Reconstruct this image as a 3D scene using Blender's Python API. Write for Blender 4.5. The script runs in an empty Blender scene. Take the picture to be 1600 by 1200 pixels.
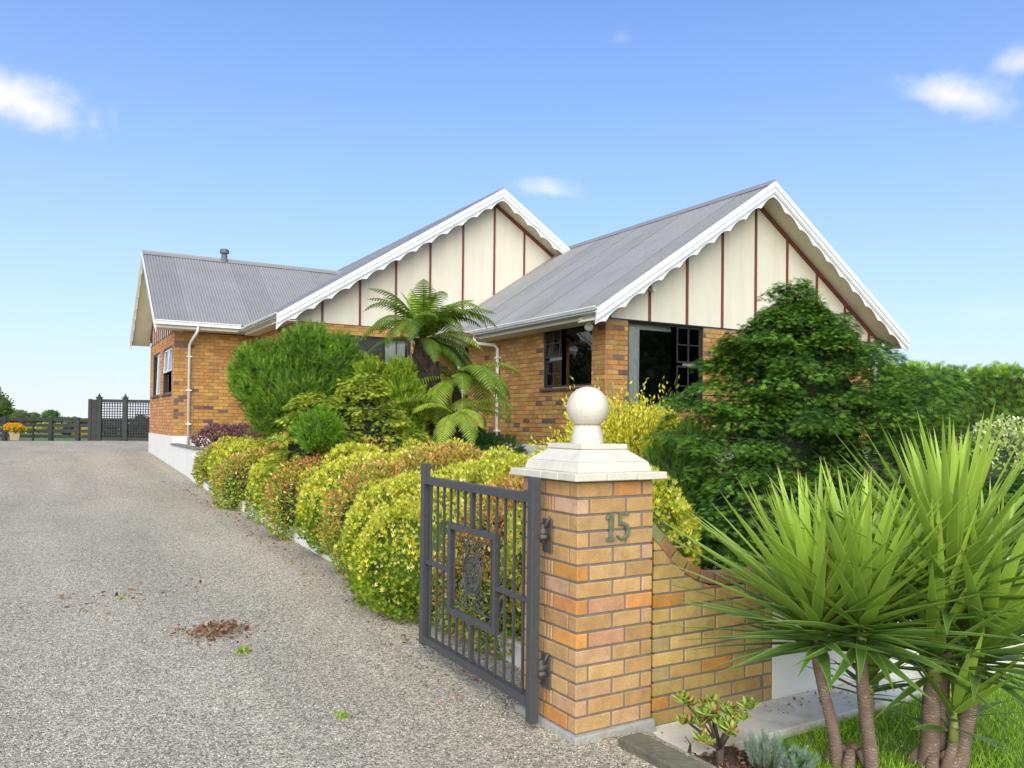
import bpy, bmesh, math, random
import numpy as np
from mathutils import Vector, Matrix
random.seed(7)
RS = np.random.RandomState(11)
SC = bpy.context.scene
COL = SC.collection

# ---------------------------------------------------------------- camera
cam = bpy.data.cameras.new("camera"); cam_o = bpy.data.objects.new("camera", cam); COL.objects.link(cam_o)
cam.sensor_width = 36; cam.lens = 28.50; cam.shift_y = 0.02847; cam.clip_start = 0.05; cam.clip_end = 3000
RIGHT = Vector((0.865345, -0.501041, 0.011639)); DOWN = Vector((0.0163, 0.004926, -0.999855)); FWD = Vector((0.500912, 0.865409, 0.01243))
m = Matrix.Identity(4)
for i in range(3):
    m[i][0] = RIGHT[i]; m[i][1] = -DOWN[i]; m[i][2] = -FWD[i]
m[0][3], m[1][3], m[2][3] = 0, 0, 1.63
cam_o.matrix_world = m
SC.camera = cam_o

# ---------------------------------------------------------------- light
SUN_ELEV, SUN_AZ = math.radians(36), math.radians(238)      # direction the light comes from, measured from +X towards +Y
world = bpy.data.worlds.new("World"); SC.world = world; world.use_nodes = True
nt = world.node_tree; N = nt.nodes; L = nt.links
for n in list(N): N.remove(n)
def nn(tree, t, **kw):
    n = tree.nodes.new(t)
    for k, v in kw.items():
        if k.startswith('i_'):
            key = k[2:]
            key = int(key) if key.isdigit() else key.replace('_', ' ')
            n.inputs[key].default_value = v
        else: setattr(n, k, v)
    return n
def mth(tree, op, a, b=None, c=None, clamp=False):
    n = tree.nodes.new('ShaderNodeMath'); n.operation = op; n.use_clamp = clamp
    for i, v in enumerate((a, b, c)):
        if v is None: continue
        if isinstance(v, (int, float)): n.inputs[i].default_value = v
        else: tree.links.new(v, n.inputs[i])
    return n.outputs[0]
def mixc(tree, fac, a, b, mode='MIX'):
    n = tree.nodes.new('ShaderNodeMix'); n.data_type = 'RGBA'; n.blend_type = mode
    for s, v in ((n.inputs[0], fac), (n.inputs[6], a), (n.inputs[7], b)):
        if isinstance(v, (int, float)): s.default_value = v
        elif isinstance(v, (tuple, list)): s.default_value = tuple(v) + ((1,) if len(v) == 3 else ())
        else: tree.links.new(v, s)
    return n.outputs[2]
sky = nn(nt, 'ShaderNodeTexSky', sky_type='NISHITA', sun_disc=False)
sky.sun_elevation = SUN_ELEV; sky.sun_rotation = math.radians(90) - SUN_AZ
sky.altitude = 50; sky.air_density = 1.0; sky.dust_density = 1.0; sky.ozone_density = 1.5
tc = nn(nt, 'ShaderNodeTexCoord')
sep = nn(nt, 'ShaderNodeSeparateXYZ'); L.new(tc.outputs['Generated'], sep.inputs[0])
gx, gy, gz_ = sep.outputs
# paler air towards the horizon, the same all the way round
el = mth(nt, 'MAXIMUM', gz_, 0.0)
pale = mth(nt, 'POWER', 2.71828, mth(nt, 'MULTIPLY', el, -3.3))
base = mixc(nt, 1.0, sky.outputs[0], (0.16, 0.97, 1.84), 'MULTIPLY')
base = mixc(nt, mth(nt, 'MULTIPLY', pale, 0.95), base, (7.5, 7.7, 8.0))
# small fair-weather clouds
nz = nn(nt, 'ShaderNodeTexNoise', i_Scale=13.0, i_Detail=9.0, i_Roughness=0.55); L.new(tc.outputs['Generated'], nz.inputs[0])
nz2 = nn(nt, 'ShaderNodeTexNoise', i_Scale=40.0, i_Detail=6.0, i_Roughness=0.6); L.new(tc.outputs['Generated'], nz2.inputs[0])
def cloud(cur, d, hw, hh, dens, skew=0.0):
    c = Vector(d).normalized(); r = c.cross(Vector((0, 0, 1))).normalized(); u = r.cross(c)
    def dot(v):
        n = nn(nt, 'ShaderNodeVectorMath', operation='DOT_PRODUCT'); L.new(tc.outputs['Generated'], n.inputs[0]); n.inputs[1].default_value = v; return n.outputs['Value']
    k = dot(c)
    a = mth(nt, 'DIVIDE', dot(r), k); b = mth(nt, 'DIVIDE', dot(u), k)
    b = mth(nt, 'ADD', b, mth(nt, 'MULTIPLY', a, skew))
    a2 = mth(nt, 'POWER', mth(nt, 'ABSOLUTE', mth(nt, 'DIVIDE', a, hw)), 2.0)
    bl = mth(nt, 'MULTIPLY', mth(nt, 'LESS_THAN', b, 0.0), 1.1)       # flatter base
    b2 = mth(nt, 'MULTIPLY', mth(nt, 'POWER', mth(nt, 'ABSOLUTE', mth(nt, 'DIVIDE', b, hh)), 2.0), mth(nt, 'ADD', bl, 1.0))
    dd = mth(nt, 'SQRT', mth(nt, 'ADD', a2, b2))
    nsum = mth(nt, 'ADD', mth(nt, 'MULTIPLY', mth(nt, 'SUBTRACT', nz.outputs[0], 0.5), 2.0), mth(nt, 'MULTIPLY', mth(nt, 'SUBTRACT', nz2.outputs[0], 0.5), 0.9))
    v = mth(nt, 'SUBTRACT', mth(nt, 'ADD', 1.0, nsum), dd)
    mr = nn(nt, 'ShaderNodeMapRange', interpolation_type='SMOOTHSTEP'); L.new(v, mr.inputs[0])
    mr.inputs[1].default_value = 0.0; mr.inputs[2].default_value = 1.25; mr.inputs[4].default_value = dens
    f = mth(nt, 'MULTIPLY', mr.outputs[0], mth(nt, 'GREATER_THAN', k, 0.2))
    return mixc(nt, f, cur, (8.2, 8.2, 8.4))
base = cloud(base, (-0.015, 0.95, 0.315), 0.10, 0.042, 1.0, 0.12)
base = cloud(base, (0.80, 0.49, 0.34), 0.072, 0.030, 0.9, 0.34)
base = cloud(base, (0.52, 0.81, 0.278), 0.05, 0.020, 0.6, 0.15)
base = cloud(base, (0.825, 0.435, 0.36), 0.03, 0.018, 0.6)
base = cloud(base, (0.55, 0.72, 0.43), 0.022, 0.014, 0.22)
base = cloud(base, (0.87, 0.48, 0.12), 0.05, 0.02, 0.18)
base = cloud(base, (0.30, -0.85, 0.40), 0.30, 0.10, 0.8)
base = cloud(base, (-0.85, -0.20, 0.45), 0.25, 0.10, 0.8)
bg = nn(nt, 'ShaderNodeBackground', i_Strength=0.10); L.new(base, bg.inputs[0])
wo = nn(nt, 'ShaderNodeOutputWorld'); L.new(bg.outputs[0], wo.inputs[0])

sun = bpy.data.lights.new("sun", 'SUN'); sun.energy = 4.0; sun.angle = math.radians(75); sun.color = (1.0, 0.89, 0.68)
sun_o = bpy.data.objects.new("sun", sun); COL.objects.link(sun_o)
sd = Vector((math.cos(SUN_ELEV) * math.cos(SUN_AZ), math.cos(SUN_ELEV) * math.sin(SUN_AZ), math.sin(SUN_ELEV)))
sun_o.rotation_euler = sd.to_track_quat('Z', 'Y').to_euler()
sun_o.location = (0, 0, 30)
SC.view_settings.view_transform = 'Standard'; SC.view_settings.look = 'None'
SC.view_settings.gamma = 1.0; SC.view_settings.use_curve_mapping = False
SC.view_settings.exposure = 0.38
SC.cycles.max_bounces = 8; SC.cycles.transparent_max_bounces = 12

# ---------------------------------------------------------------- materials
def new_mat(name):
    mt = bpy.data.materials.new(name); mt.use_nodes = True
    t = mt.node_tree; b = t.nodes['Principled BSDF']
    return mt, t, b
def mat(name, color, rough=0.6, var=0.12, vscale=6.0, streak=False, bump=0.0, bscale=60.0, metal=0.0, spec=0.5, dirt=None, dscale=2.0, damt=0.5):
    mt, t, b = new_mat(name)
    co = nn(t, 'ShaderNodeTexCoord')
    n1 = nn(t, 'ShaderNodeTexNoise', i_Scale=vscale, i_Detail=6.0, i_Roughness=0.6); t.links.new(co.outputs['Object'], n1.inputs[0])
    lo = tuple(c * (1 - var) for c in color); hi = tuple(min(1, c * (1 + var)) for c in color)
    mr = nn(t, 'ShaderNodeMapRange'); t.links.new(n1.outputs[0], mr.inputs[0]); mr.inputs[1].default_value = .3; mr.inputs[2].default_value = .7
    c = mixc(t, mr.outputs[0], lo, hi)
    if dirt:
        n2 = nn(t, 'ShaderNodeTexNoise', i_Scale=dscale, i_Detail=8.0, i_Roughness=0.65); t.links.new(co.outputs['Object'], n2.inputs[0])
        if streak:
            mp = nn(t, 'ShaderNodeMapping'); mp.inputs['Scale'].default_value = (7, 7, .55); t.links.new(co.outputs['Object'], mp.inputs[0]); t.links.new(mp.outputs[0], n2.inputs[0])
        m2 = nn(t, 'ShaderNodeMapRange'); t.links.new(n2.outputs[0], m2.inputs[0]); m2.inputs[1].default_value = .48; m2.inputs[2].default_value = .72; m2.inputs[4].default_value = damt
        c = mixc(t, m2.outputs[0], c, dirt)
    t.links.new(c, b.inputs['Base Color'])
    b.inputs['Roughness'].default_value = rough; b.inputs['Metallic'].default_value = metal
    b.inputs['Specular IOR Level'].default_value = spec
    if bump:
        n3 = nn(t, 'ShaderNodeTexNoise', i_Scale=bscale, i_Detail=5.0); t.links.new(co.outputs['Object'], n3.inputs[0])
        bp = nn(t, 'ShaderNodeBump', i_Strength=bump, i_Distance=0.01); t.links.new(n3.outputs[0], bp.inputs['Height']); t.links.new(bp.outputs[0], b.inputs['Normal'])
    return mt
def brick_mat(name, use_attr):
    mt, t, b = new_mat(name)
    if use_attr:
        s = nn(t, 'ShaderNodeAttribute', attribute_name='col').outputs['Color']
    else:
        s = nn(t, 'ShaderNodeObjectInfo').outputs['Color']
    ge = nn(t, 'ShaderNodeNewGeometry')
    n1 = nn(t, 'ShaderNodeTexNoise', i_Scale=110.0, i_Detail=4.0, i_Roughness=0.7); t.links.new(ge.outputs['Position'], n1.inputs[0])
    n2 = nn(t, 'ShaderNodeTexNoise', i_Scale=14.0, i_Detail=5.0); t.links.new(ge.outputs['Position'], n2.inputs[0])
    f = mth(t, 'ADD', mth(t, 'MULTIPLY', n1.outputs[0], 0.7), mth(t, 'MULTIPLY', n2.outputs[0], 0.6))
    mr = nn(t, 'ShaderNodeMapRange'); t.links.new(f, mr.inputs[0]); mr.inputs[1].default_value = .4; mr.inputs[2].default_value = .9; mr.inputs[3].default_value = .68; mr.inputs[4].default_value = 1.25
    v = nn(t, 'ShaderNodeVectorMath', operation='SCALE'); t.links.new(s, v.inputs[0]); t.links.new(mr.outputs[0], v.inputs['Scale'])
    vo = nn(t, 'ShaderNodeTexVoronoi', i_Scale=190.0); t.links.new(ge.outputs['Position'], vo.inputs[0])
    sp = mth(t, 'MULTIPLY', mth(t, 'LESS_THAN', vo.outputs['Distance'], 0.17), 0.45)
    c = mixc(t, sp, v.outputs[0], (0.13, 0.07, 0.03))
    t.links.new(c, b.inputs['Base Color']); b.inputs['Roughness'].default_value = .8
    b.inputs['Specular IOR Level'].default_value = .3
    bp = nn(t, 'ShaderNodeBump', i_Strength=0.55, i_Distance=0.004); t.links.new(f, bp.inputs['Height']); t.links.new(bp.outputs[0], b.inputs['Normal'])
    return mt
def leaf_mat(name, trans=0.35, rough=0.55, gloss=0.3, attr=True, objcol=False):
    mt, t, b = new_mat(name)
    if objcol: s = nn(t, 'ShaderNodeObjectInfo').outputs['Color']
    else: s = nn(t, 'ShaderNodeAttribute', attribute_name='col').outputs['Color']
    t.links.new(s, b.inputs['Base Color']); b.inputs['Roughness'].default_value = rough; b.inputs['Specular IOR Level'].default_value = gloss
    tr = nn(t, 'ShaderNodeBsdfTranslucent')
    c2 = mixc(t, 1.0, s, (1.25, 1.25, 0.55), 'MULTIPLY'); t.links.new(c2, tr.inputs[0])
    ms = nn(t, 'ShaderNodeMixShader'); ms.inputs[0].default_value = trans
    t.links.new(b.outputs[0], ms.inputs[1]); t.links.new(tr.outputs[0], ms.inputs[2])
    t.links.new(ms.outputs[0], t.nodes['Material Output'].inputs[0])
    return mt

M = {}
M['brick1'] = brick_mat('brick_single', False)
M['brickm'] = brick_mat('brick_mass', True)
M['mortar'] = mat('mortar', (0.19, 0.165, 0.15), rough=.95, var=.2, vscale=9, bump=.4, bscale=120)
M['render'] = mat('white_render', (0.76, 0.73, 0.68), rough=.85, var=.03, vscale=3, bump=.25, bscale=90, dirt=(0.52, 0.48, 0.42), dscale=1.6, damt=.25)
M['white'] = mat('white_paint', (0.78, 0.78, 0.755), .35, .03, 3, streak=True, dirt=(.50, .48, .42), dscale=1.5, damt=.30)
M['offwhite'] = mat('cream_trim', (0.70, 0.68, 0.60), rough=.45, var=.04, vscale=3)
M['cream'] = mat('cream_cladding', (0.70, 0.64, 0.51), .75, .04, 1.2, True, .12, 150, dirt=(.50, .44, .33), dscale=.8, damt=.30)
M['soffit'] = mat('cream_soffit', (0.66, 0.62, 0.46), rough=.7, var=.04, vscale=2, dirt=(.50, .47, .33), dscale=2.5, damt=.3)
M['batten'] = mat('red_brown_batten', (0.17, 0.045, 0.030), rough=.55, var=.15, vscale=5)
M['roof'] = mat('grey_roofing', (0.272, 0.260, 0.246), rough=.42, var=.06, vscale=1.5, dirt=(.22, .20, .21), dscale=.9, damt=.4)
M['roof2'] = mat('grey_roofing_b', (0.248, 0.238, 0.225), rough=.42, var=.06, vscale=1.5, dirt=(.20, .18, .19), dscale=.9, damt=.4)
M['screw'] = mat('roof_screw', (0.08, 0.08, 0.085), rough=.5)
M['flue'] = mat('dark_flue', (0.11, 0.12, 0.125), rough=.45)
M['frame'] = mat('dark_window_frame', (0.020, 0.018, 0.017), rough=.35)
M['sill'] = mat('brown_sill', (0.085, 0.045, 0.032), rough=.6, var=.2, vscale=10)
M['sash'] = mat('white_sash', (0.72, 0.74, 0.74), rough=.35)
M['curtain'] = mat('white_curtain', (0.80, 0.80, 0.77), rough=.9)
M['inside'] = mat('room_wall', (0.16, 0.15, 0.13), rough=.9)
M['iron'] = mat('charcoal_iron', (0.060, 0.060, 0.062), rough=.42, var=.15, vscale=30, bump=.1, bscale=300)
M['hinge'] = mat('rusty_hinge', (0.085, 0.075, 0.070), rough=.6, var=.4, vscale=40, bump=.3, bscale=200, dirt=(.22, .10, .05), dscale=25, damt=.6)
M['capstone'] = mat('painted_capstone', (0.66, 0.60, 0.49), .6, .05, 7, True, .25, 70, dirt=(.42, .35, .26), dscale=1.6, damt=.40)
M['digit'] = mat('green_brass', (0.17, 0.20, 0.13), rough=.45, var=.2, vscale=40, metal=.35, dirt=(.30, .34, .24), dscale=40, damt=.5)
M['concrete'] = mat('aged_concrete', (0.34, 0.33, 0.29), rough=.9, var=.15, vscale=8, bump=.6, bscale=80, dirt=(.14, .13, .10), dscale=7, damt=.7)
M['footing'] = mat('rough_footing', (0.36, 0.35, 0.31), rough=.9, var=.12, vscale=9, bump=.9, bscale=45, dirt=(.22, .21, .17), dscale=9, damt=.7)
M['ledge'] = mat('pale_ledge', (0.74, 0.69, 0.60), rough=.9, var=.08, vscale=6, bump=.5, bscale=60, dirt=(.32, .25, .17), dscale=3.5, damt=.65)
M['capdark'] = mat('grey_coping', (0.20, 0.195, 0.18), rough=.9, var=.2, vscale=10, bump=.5, bscale=60)
M['timber'] = mat('old_sleeper', (0.15, 0.135, 0.095), rough=.95, var=.3, vscale=8, bump=.8, bscale=50, dirt=(.10, .13, .05), dscale=5, damt=.6)
M['fence'] = mat('charcoal_stained_timber', (0.040, 0.038, 0.040), rough=.8, var=.25, vscale=5)
M['pot'] = mat('pale_terracotta', (0.48, 0.34, 0.20), rough=.85, var=.1, vscale=8)
M['soil'] = mat('garden_soil', (0.085, 0.055, 0.036), rough=1.0, var=.5, vscale=12, bump=1.0, bscale=40, dirt=(.19, .12, .075), dscale=14, damt=.8)
M['globe'] = mat('opal_globe', (0.74, 0.74, 0.62), rough=.25, var=.03)
M['black'] = mat('black_plastic', (0.02, 0.02, 0.02), rough=.3)
M['bark'] = mat('brown_bark', (0.12, 0.085, 0.06), rough=.95, var=.35, vscale=12, bump=1.0, bscale=40)
M['fernbark'] = mat('fern_trunk', (0.035, 0.025, 0.018), rough=1.0, var=.6, vscale=14, bump=1.0, bscale=30, dirt=(.13, .08, .05), dscale=16, damt=.6)
M['leaf'] = leaf_mat('foliage', .30)
M['leafgloss'] = leaf_mat('glossy_foliage', .22, .38, .5)
M['yucca'] = leaf_mat('yucca_leaf', .22, .42, .4, objcol=True)
def yucca_edge():
    t = M['yucca'].node_tree; oi = [n for n in t.nodes if n.type == 'OBJECT_INFO'][0]; b = t.nodes['Principled BSDF']
    at = nn(t, 'ShaderNodeAttribute', attribute_name='marks'); sp = nn(t, 'ShaderNodeSeparateXYZ'); t.links.new(at.outputs['Vector'], sp.inputs[0])
    e = nn(t, 'ShaderNodeMapRange'); t.links.new(sp.outputs[0], e.inputs[0]); e.inputs[1].default_value = .72; e.inputs[2].default_value = 1.0; e.inputs[4].default_value = .75
    c = mixc(t, e.outputs[0], oi.outputs['Color'], (.55, .62, .16))
    sg = nn(t, 'ShaderNodeMapRange'); t.links.new(sp.outputs[1], sg.inputs[0]); sg.inputs[1].default_value = .93; sg.inputs[2].default_value = .985
    c = mixc(t, sg.outputs[0], c, (.30, .20, .09)); t.links.new(c, b.inputs['Base Color'])
yucca_edge()
M['jade'] = leaf_mat('jade_leaf', .1, .35, .5, objcol=True)
M['frond'] = leaf_mat('fern_frond', .4, .5, .3)
M['needle'] = leaf_mat('needles', .25, .55, .3)
M['stuffcol'] = leaf_mat('coloured_litter', .05, .85, .2)

# yucca stem: rings of leaf scars
def stem_mat():
    mt, t, b = new_mat('yucca_stem')
    co = nn(t, 'ShaderNodeTexCoord')
    sp = nn(t, 'ShaderNodeSeparateXYZ'); t.links.new(co.outputs['Object'], sp.inputs[0])
    n = nn(t, 'ShaderNodeTexNoise', i_Scale=18.0, i_Detail=5.0); t.links.new(co.outputs['Object'], n.inputs[0])
    z = mth(t, 'ADD', mth(t, 'MULTIPLY', sp.outputs[2], 470.0), mth(t, 'MULTIPLY', n.outputs[0], 30.0))
    s = mth(t, 'MULTIPLY', mth(t, 'SINE', z), mth(t, 'ADD', mth(t, 'MULTIPLY', n.outputs[0], 1.2), .1))
    mr = nn(t, 'ShaderNodeMapRange'); t.links.new(s, mr.inputs[0]); mr.inputs[1].default_value = .55; mr.inputs[2].default_value = 1
    n2 = nn(t, 'ShaderNodeTexNoise', i_Scale=9.0, i_Detail=5.0); t.links.new(co.outputs['Object'], n2.inputs[0])
    basec = mixc(t, n2.outputs[0], (0.11, 0.065, 0.045), (0.32, 0.21, 0.155))
    c = mixc(t, mth(t, 'MULTIPLY', mr.outputs[0], 1.0), basec, (0.56, 0.46, 0.38))
    t.links.new(c, b.inputs['Base Color']); b.inputs['Roughness'].default_value = .9
    bp = nn(t, 'ShaderNodeBump', i_Strength=0.5, i_Distance=0.004); t.links.new(s, bp.inputs['Height']); t.links.new(bp.outputs[0], b.inputs['Normal'])
    return mt
M['stem'] = stem_mat()
def glass_mat():
    mt, t, b = new_mat('window_glass')
    t.nodes.remove(b)
    fr = nn(t, 'ShaderNodeFresnel', i_IOR=1.5)
    tr = nn(t, 'ShaderNodeBsdfTransparent'); tr.inputs[0].default_value = (.86, .88, .87, 1)
    gl = nn(t, 'ShaderNodeBsdfGlossy'); gl.inputs['Roughness'].default_value = .02
    ms = nn(t, 'ShaderNodeMixShader')
    t.links.new(mth(t, 'ADD', mth(t, 'MULTIPLY', fr.outputs[0], 1.2), .03), ms.inputs[0]); t.links.new(tr.outputs[0], ms.inputs[1]); t.links.new(gl.outputs[0], ms.inputs[2])
    t.links.new(ms.outputs[0], t.nodes['Material Output'].inputs[0])
    return mt
M['glass'] = glass_mat()
def gravel_mat():
    mt, t, b = new_mat('gravel_surface')
    ge = nn(t, 'ShaderNodeNewGeometry')
    v1 = nn(t, 'ShaderNodeTexVoronoi', i_Scale=125.0); t.links.new(ge.outputs['Position'], v1.inputs[0])
    v2 = nn(t, 'ShaderNodeTexVoronoi', i_Scale=62.0); t.links.new(ge.outputs['Position'], v2.inputs[0])
    s1 = nn(t, 'ShaderNodeSeparateXYZ'); t.links.new(v1.outputs['Color'], s1.inputs[0])
    s2 = nn(t, 'ShaderNodeSeparateXYZ'); t.links.new(v2.outputs['Color'], s2.inputs[0])
    r = nn(t, 'ShaderNodeValToRGB'); t.links.new(s1.outputs[0], r.inputs[0])
    e = r.color_ramp.elements; e[0].color = (.16, .14, .11, 1); e[1].color = (.78, .69, .56, 1); e[1].position = 1
    x = e.new(.3); x.color = (.40, .350, .265, 1); x = e.new(.7); x.color = (.57, .50, .385, 1)
    r2 = nn(t, 'ShaderNodeValToRGB'); t.links.new(s2.outputs[0], r2.inputs[0])
    e = r2.color_ramp.elements; e[0].color = (.62, .62, .62, 1); e[1].color = (1.25, 1.23, 1.19, 1)
    c = mixc(t, 1.0, r.outputs[0], r2.outputs[0], 'MULTIPLY')
    # wheel tracks along Y and worn patches
    sp = nn(t, 'ShaderNodeSeparateXYZ'); t.links.new(ge.outputs['Position'], sp.inputs[0])
    mp = nn(t, 'ShaderNodeCombineXYZ'); t.links.new(mth(t, 'MULTIPLY', sp.outputs[0], 1.0), mp.inputs[0]); t.links.new(mth(t, 'MULTIPLY', sp.outputs[1], 0.14), mp.inputs[1])
    n = nn(t, 'ShaderNodeTexNoise', i_Scale=1.1, i_Detail=4.0, i_Roughness=.5); t.links.new(mp.outputs[0], n.inputs[0])
    n4 = nn(t, 'ShaderNodeTexNoise', i_Scale=.55, i_Detail=6.0, i_Roughness=.6); t.links.new(ge.outputs['Position'], n4.inputs[0])
    mr = nn(t, 'ShaderNodeMapRange'); t.links.new(mth(t, 'ADD', mth(t, 'MULTIPLY', n.outputs[0], .65), mth(t, 'MULTIPLY', n4.outputs[0], .35)), mr.inputs[0])
    mr.inputs[1].default_value = .38; mr.inputs[2].default_value = .62; mr.inputs[3].default_value = .86; mr.inputs[4].default_value = 1.14
    vv = nn(t, 'ShaderNodeVectorMath', operation='SCALE'); t.links.new(c, vv.inputs[0]); t.links.new(mr.outputs[0], vv.inputs['Scale'])
    n5 = nn(t, 'ShaderNodeTexNoise', i_Scale=1.3, i_Detail=8.0, i_Roughness=.7); t.links.new(ge.outputs['Position'], n5.inputs[0])
    m5 = nn(t, 'ShaderNodeMapRange'); t.links.new(n5.outputs[0], m5.inputs[0]); m5.inputs[1].default_value = .58; m5.inputs[2].default_value = .8; m5.inputs[4].default_value = .45
    c = mixc(t, m5.outputs[0], vv.outputs[0], (.22, .17, .115))
    t.links.new(c, b.inputs['Base Color']); b.inputs['Roughness'].default_value = .95; b.inputs['Specular IOR Level'].default_value = .15
    bp = nn(t, 'ShaderNodeBump', i_Strength=0.9, i_Distance=0.008); t.links.new(v1.outputs['Distance'], bp.inputs['Height']); bp.invert = True
    t.links.new(bp.outputs[0], b.inputs['Normal'])
    return mt
M['gravel'] = gravel_mat()
M['grassbase'] = mat('lawn_base', (0.16, 0.26, 0.035), rough=1.0, var=.35, vscale=5, bump=.8, bscale=60)
M['field'] = mat('far_fields', (0.10, 0.16, 0.03), rough=1.0, var=.3, vscale=.05)

# ---------------------------------------------------------------- object helpers
def link(o): COL.objects.link(o); return o
def tag(o, label=None, cat=None, group=None, kind=None):
    if label: o['label'] = label
    if cat: o['category'] = cat
    if group: o['group'] = group
    if kind: o['kind'] = kind
    return o
def empty(name, loc=(0, 0, 0), rz=0.0, parent=None):
    o = bpy.data.objects.new(name, None); o.location = loc; o.rotation_euler = (0, 0, rz); o.empty_display_size = .1
    if parent: o.parent = parent
    return link(o)
class MB:
    def __init__(s, fn=None): s.v = []; s.f = []; s.fn = fn; s.c = []
    def add(s, vs, fs, col=None):
        k = len(s.v)
        if s.fn: vs = [s.fn(*p) for p in vs]
        s.v += [tuple(p) for p in vs]; s.f += [tuple(i + k for i in f) for f in fs]
        if col is not None: s.c += [col] * len(vs)
        return s
    def box(s, x0, x1, y0, y1, z0, z1, col=None):
        return s.add([(x0, y0, z0), (x1, y0, z0), (x1, y1, z0), (x0, y1, z0), (x0, y0, z1), (x1, y0, z1), (x1, y1, z1), (x0, y1, z1)],
                     [(0, 3, 2, 1), (4, 5, 6, 7), (0, 1, 5, 4), (1, 2, 6, 5), (2, 3, 7, 6), (3, 0, 4, 7)], col)
    def quad(s, *p): return s.add(p, [tuple(range(len(p)))])
    def prism(s, poly, ax, a, b):
        """extrude polygon (2D) between a and b along axis ax (0,1,2)"""
        n = len(poly)
        def mk(p, t):
            q = list(p); q.insert(ax, t); return tuple(q)
        vs = [mk(p, a) for p in poly] + [mk(p, b) for p in poly]
        return s.add(vs, [tuple(range(n))[::-1], tuple(range(n, 2 * n))] + [(i, (i + 1) % n, n + (i + 1) % n, n + i) for i in range(n)])
    def tube(s, pts, r, n=8, cap=True, col=None):
        pts = [Vector(p) for p in pts]; k = len(pts)
        rs = r if isinstance(r, (list, tuple)) else [r] * k
        vs = []; prev = None
        for i, p in enumerate(pts):
            d = (pts[min(i + 1, k - 1)] - pts[max(i - 1, 0)]).normalized()
            if prev is None: a = d.cross(Vector((0, 0, 1)) if abs(d.z) < .9 else Vector((1, 0, 0))).normalized()
            else: a = (prev - d * prev.dot(d)).normalized()
            prev = a; b = d.cross(a)
            for j in range(n):
                t = 2 * math.pi * j / n
                vs.append(tuple(p + (a * math.cos(t) + b * math.sin(t)) * rs[i]))
        fs = [(i * n + j, i * n + (j + 1) % n, (i + 1) * n + (j + 1) % n, (i + 1) * n + j) for i in range(k - 1) for j in range(n)]
        if cap: fs += [tuple(range(n))[::-1], tuple(range((k - 1) * n, k * n))]
        return s.add(vs, fs, col)
    def bar(s, a, b, w, h):
        """square bar between two points; w across horizontally, h vertically-ish"""
        a = Vector(a); b = Vector(b); d = (b - a).normalized()
        u = d.cross(Vector((0, 0, 1)) if abs(d.z) < .95 else Vector((0, 1, 0))).normalized() * w / 2; t = u.normalized().cross(d) * h / 2
        vs = [a + u + t, a - u + t, a - u - t, a + u - t, b + u + t, b - u + t, b - u - t, b + u - t]
        return s.add([tuple(p) for p in vs], [(0, 1, 2, 3), (7, 6, 5, 4), (0, 4, 5, 1), (1, 5, 6, 2), (2, 6, 7, 3), (3, 7, 4, 0)])
    def lathe(s, prof, n=24, cx=0, cy=0):
        vs = [(cx + r * math.cos(2 * math.pi * j / n), cy + r * math.sin(2 * math.pi * j / n), z) for r, z in prof for j in range(n)]
        k = len(prof)
        fs = [(i * n + j, i * n + (j + 1) % n, (i + 1) * n + (j + 1) % n, (i + 1) * n + j) for i in range(k - 1) for j in range(n)]
        return s.add(vs, fs + [tuple(range(n))[::-1], tuple(range((k - 1) * n, k * n))])
    def mesh(s, name, material, smooth=False):
        me = bpy.data.meshes.new(name); me.from_pydata(s.v, [], s.f); me.materials.append(material)
        if s.c:
            at = me.attributes.new('col', 'FLOAT_COLOR', 'POINT')
            at.data.foreach_set('color', np.array([tuple(c) + (1,) for c in s.c], dtype=np.float32).ravel())
        bm = bmesh.new(); bm.from_mesh(me); bmesh.ops.recalc_face_normals(bm, faces=bm.faces); bm.to_mesh(me); bm.free()
        if smooth: me.polygons.foreach_set('use_smooth', [True] * len(me.polygons))
        me.update(); return me
    def build(s, name, material, parent=None, smooth=False, bevel=0.0):
        me = s.mesh(name, material, smooth)
        o = bpy.data.objects.new(name, me); link(o)
        if parent: o.parent = parent
        if bevel:
            md = o.modifiers.new('bevel', 'BEVEL'); md.width = bevel; md.segments = 2; md.limit_method = 'ANGLE'
        return o
def inst(me, name, parent, loc=(0, 0, 0), scale=(1, 1, 1), rot=(0, 0, 0), color=None, mat4=None):
    o = bpy.data.objects.new(name, me); link(o)
    if parent: o.parent = parent
    if mat4 is not None: o.matrix_local = mat4
    else: o.location = loc; o.scale = scale; o.rotation_euler = rot
    if color: o.color = tuple(color) + (1,)
    return o

# numpy foliage -------------------------------------------------
def np_mesh(name, V, F, material, colors=None, parent=None, smooth=False):
    me = bpy.data.meshes.new(name); k = F.shape[1]
    me.vertices.add(len(V)); me.vertices.foreach_set('co', V.astype(np.float32).ravel())
    me.loops.add(F.size); me.loops.foreach_set('vertex_index', F.astype(np.int32).ravel())
    me.polygons.add(len(F)); me.polygons.foreach_set('loop_start', np.arange(0, F.size, k, dtype=np.int32))
    try: me.polygons.foreach_set('loop_total', np.full(len(F), k, dtype=np.int32))
    except Exception: pass
    if colors is not None:
        at = me.attributes.new('col', 'FLOAT_COLOR', 'POINT')
        at.data.foreach_set('color', np.concatenate([colors, np.ones((len(colors), 1))], 1).astype(np.float32).ravel())
    me.materials.append(material); me.update(calc_edges=True)
    if smooth: me.polygons.foreach_set('use_smooth', np.ones(len(F), dtype=bool))
    o = bpy.data.objects.new(name, me); link(o)
    if parent: o.parent = parent
    return o
def norm(a): return a / np.maximum(np.linalg.norm(a, axis=-1, keepdims=True), 1e-9)
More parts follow.
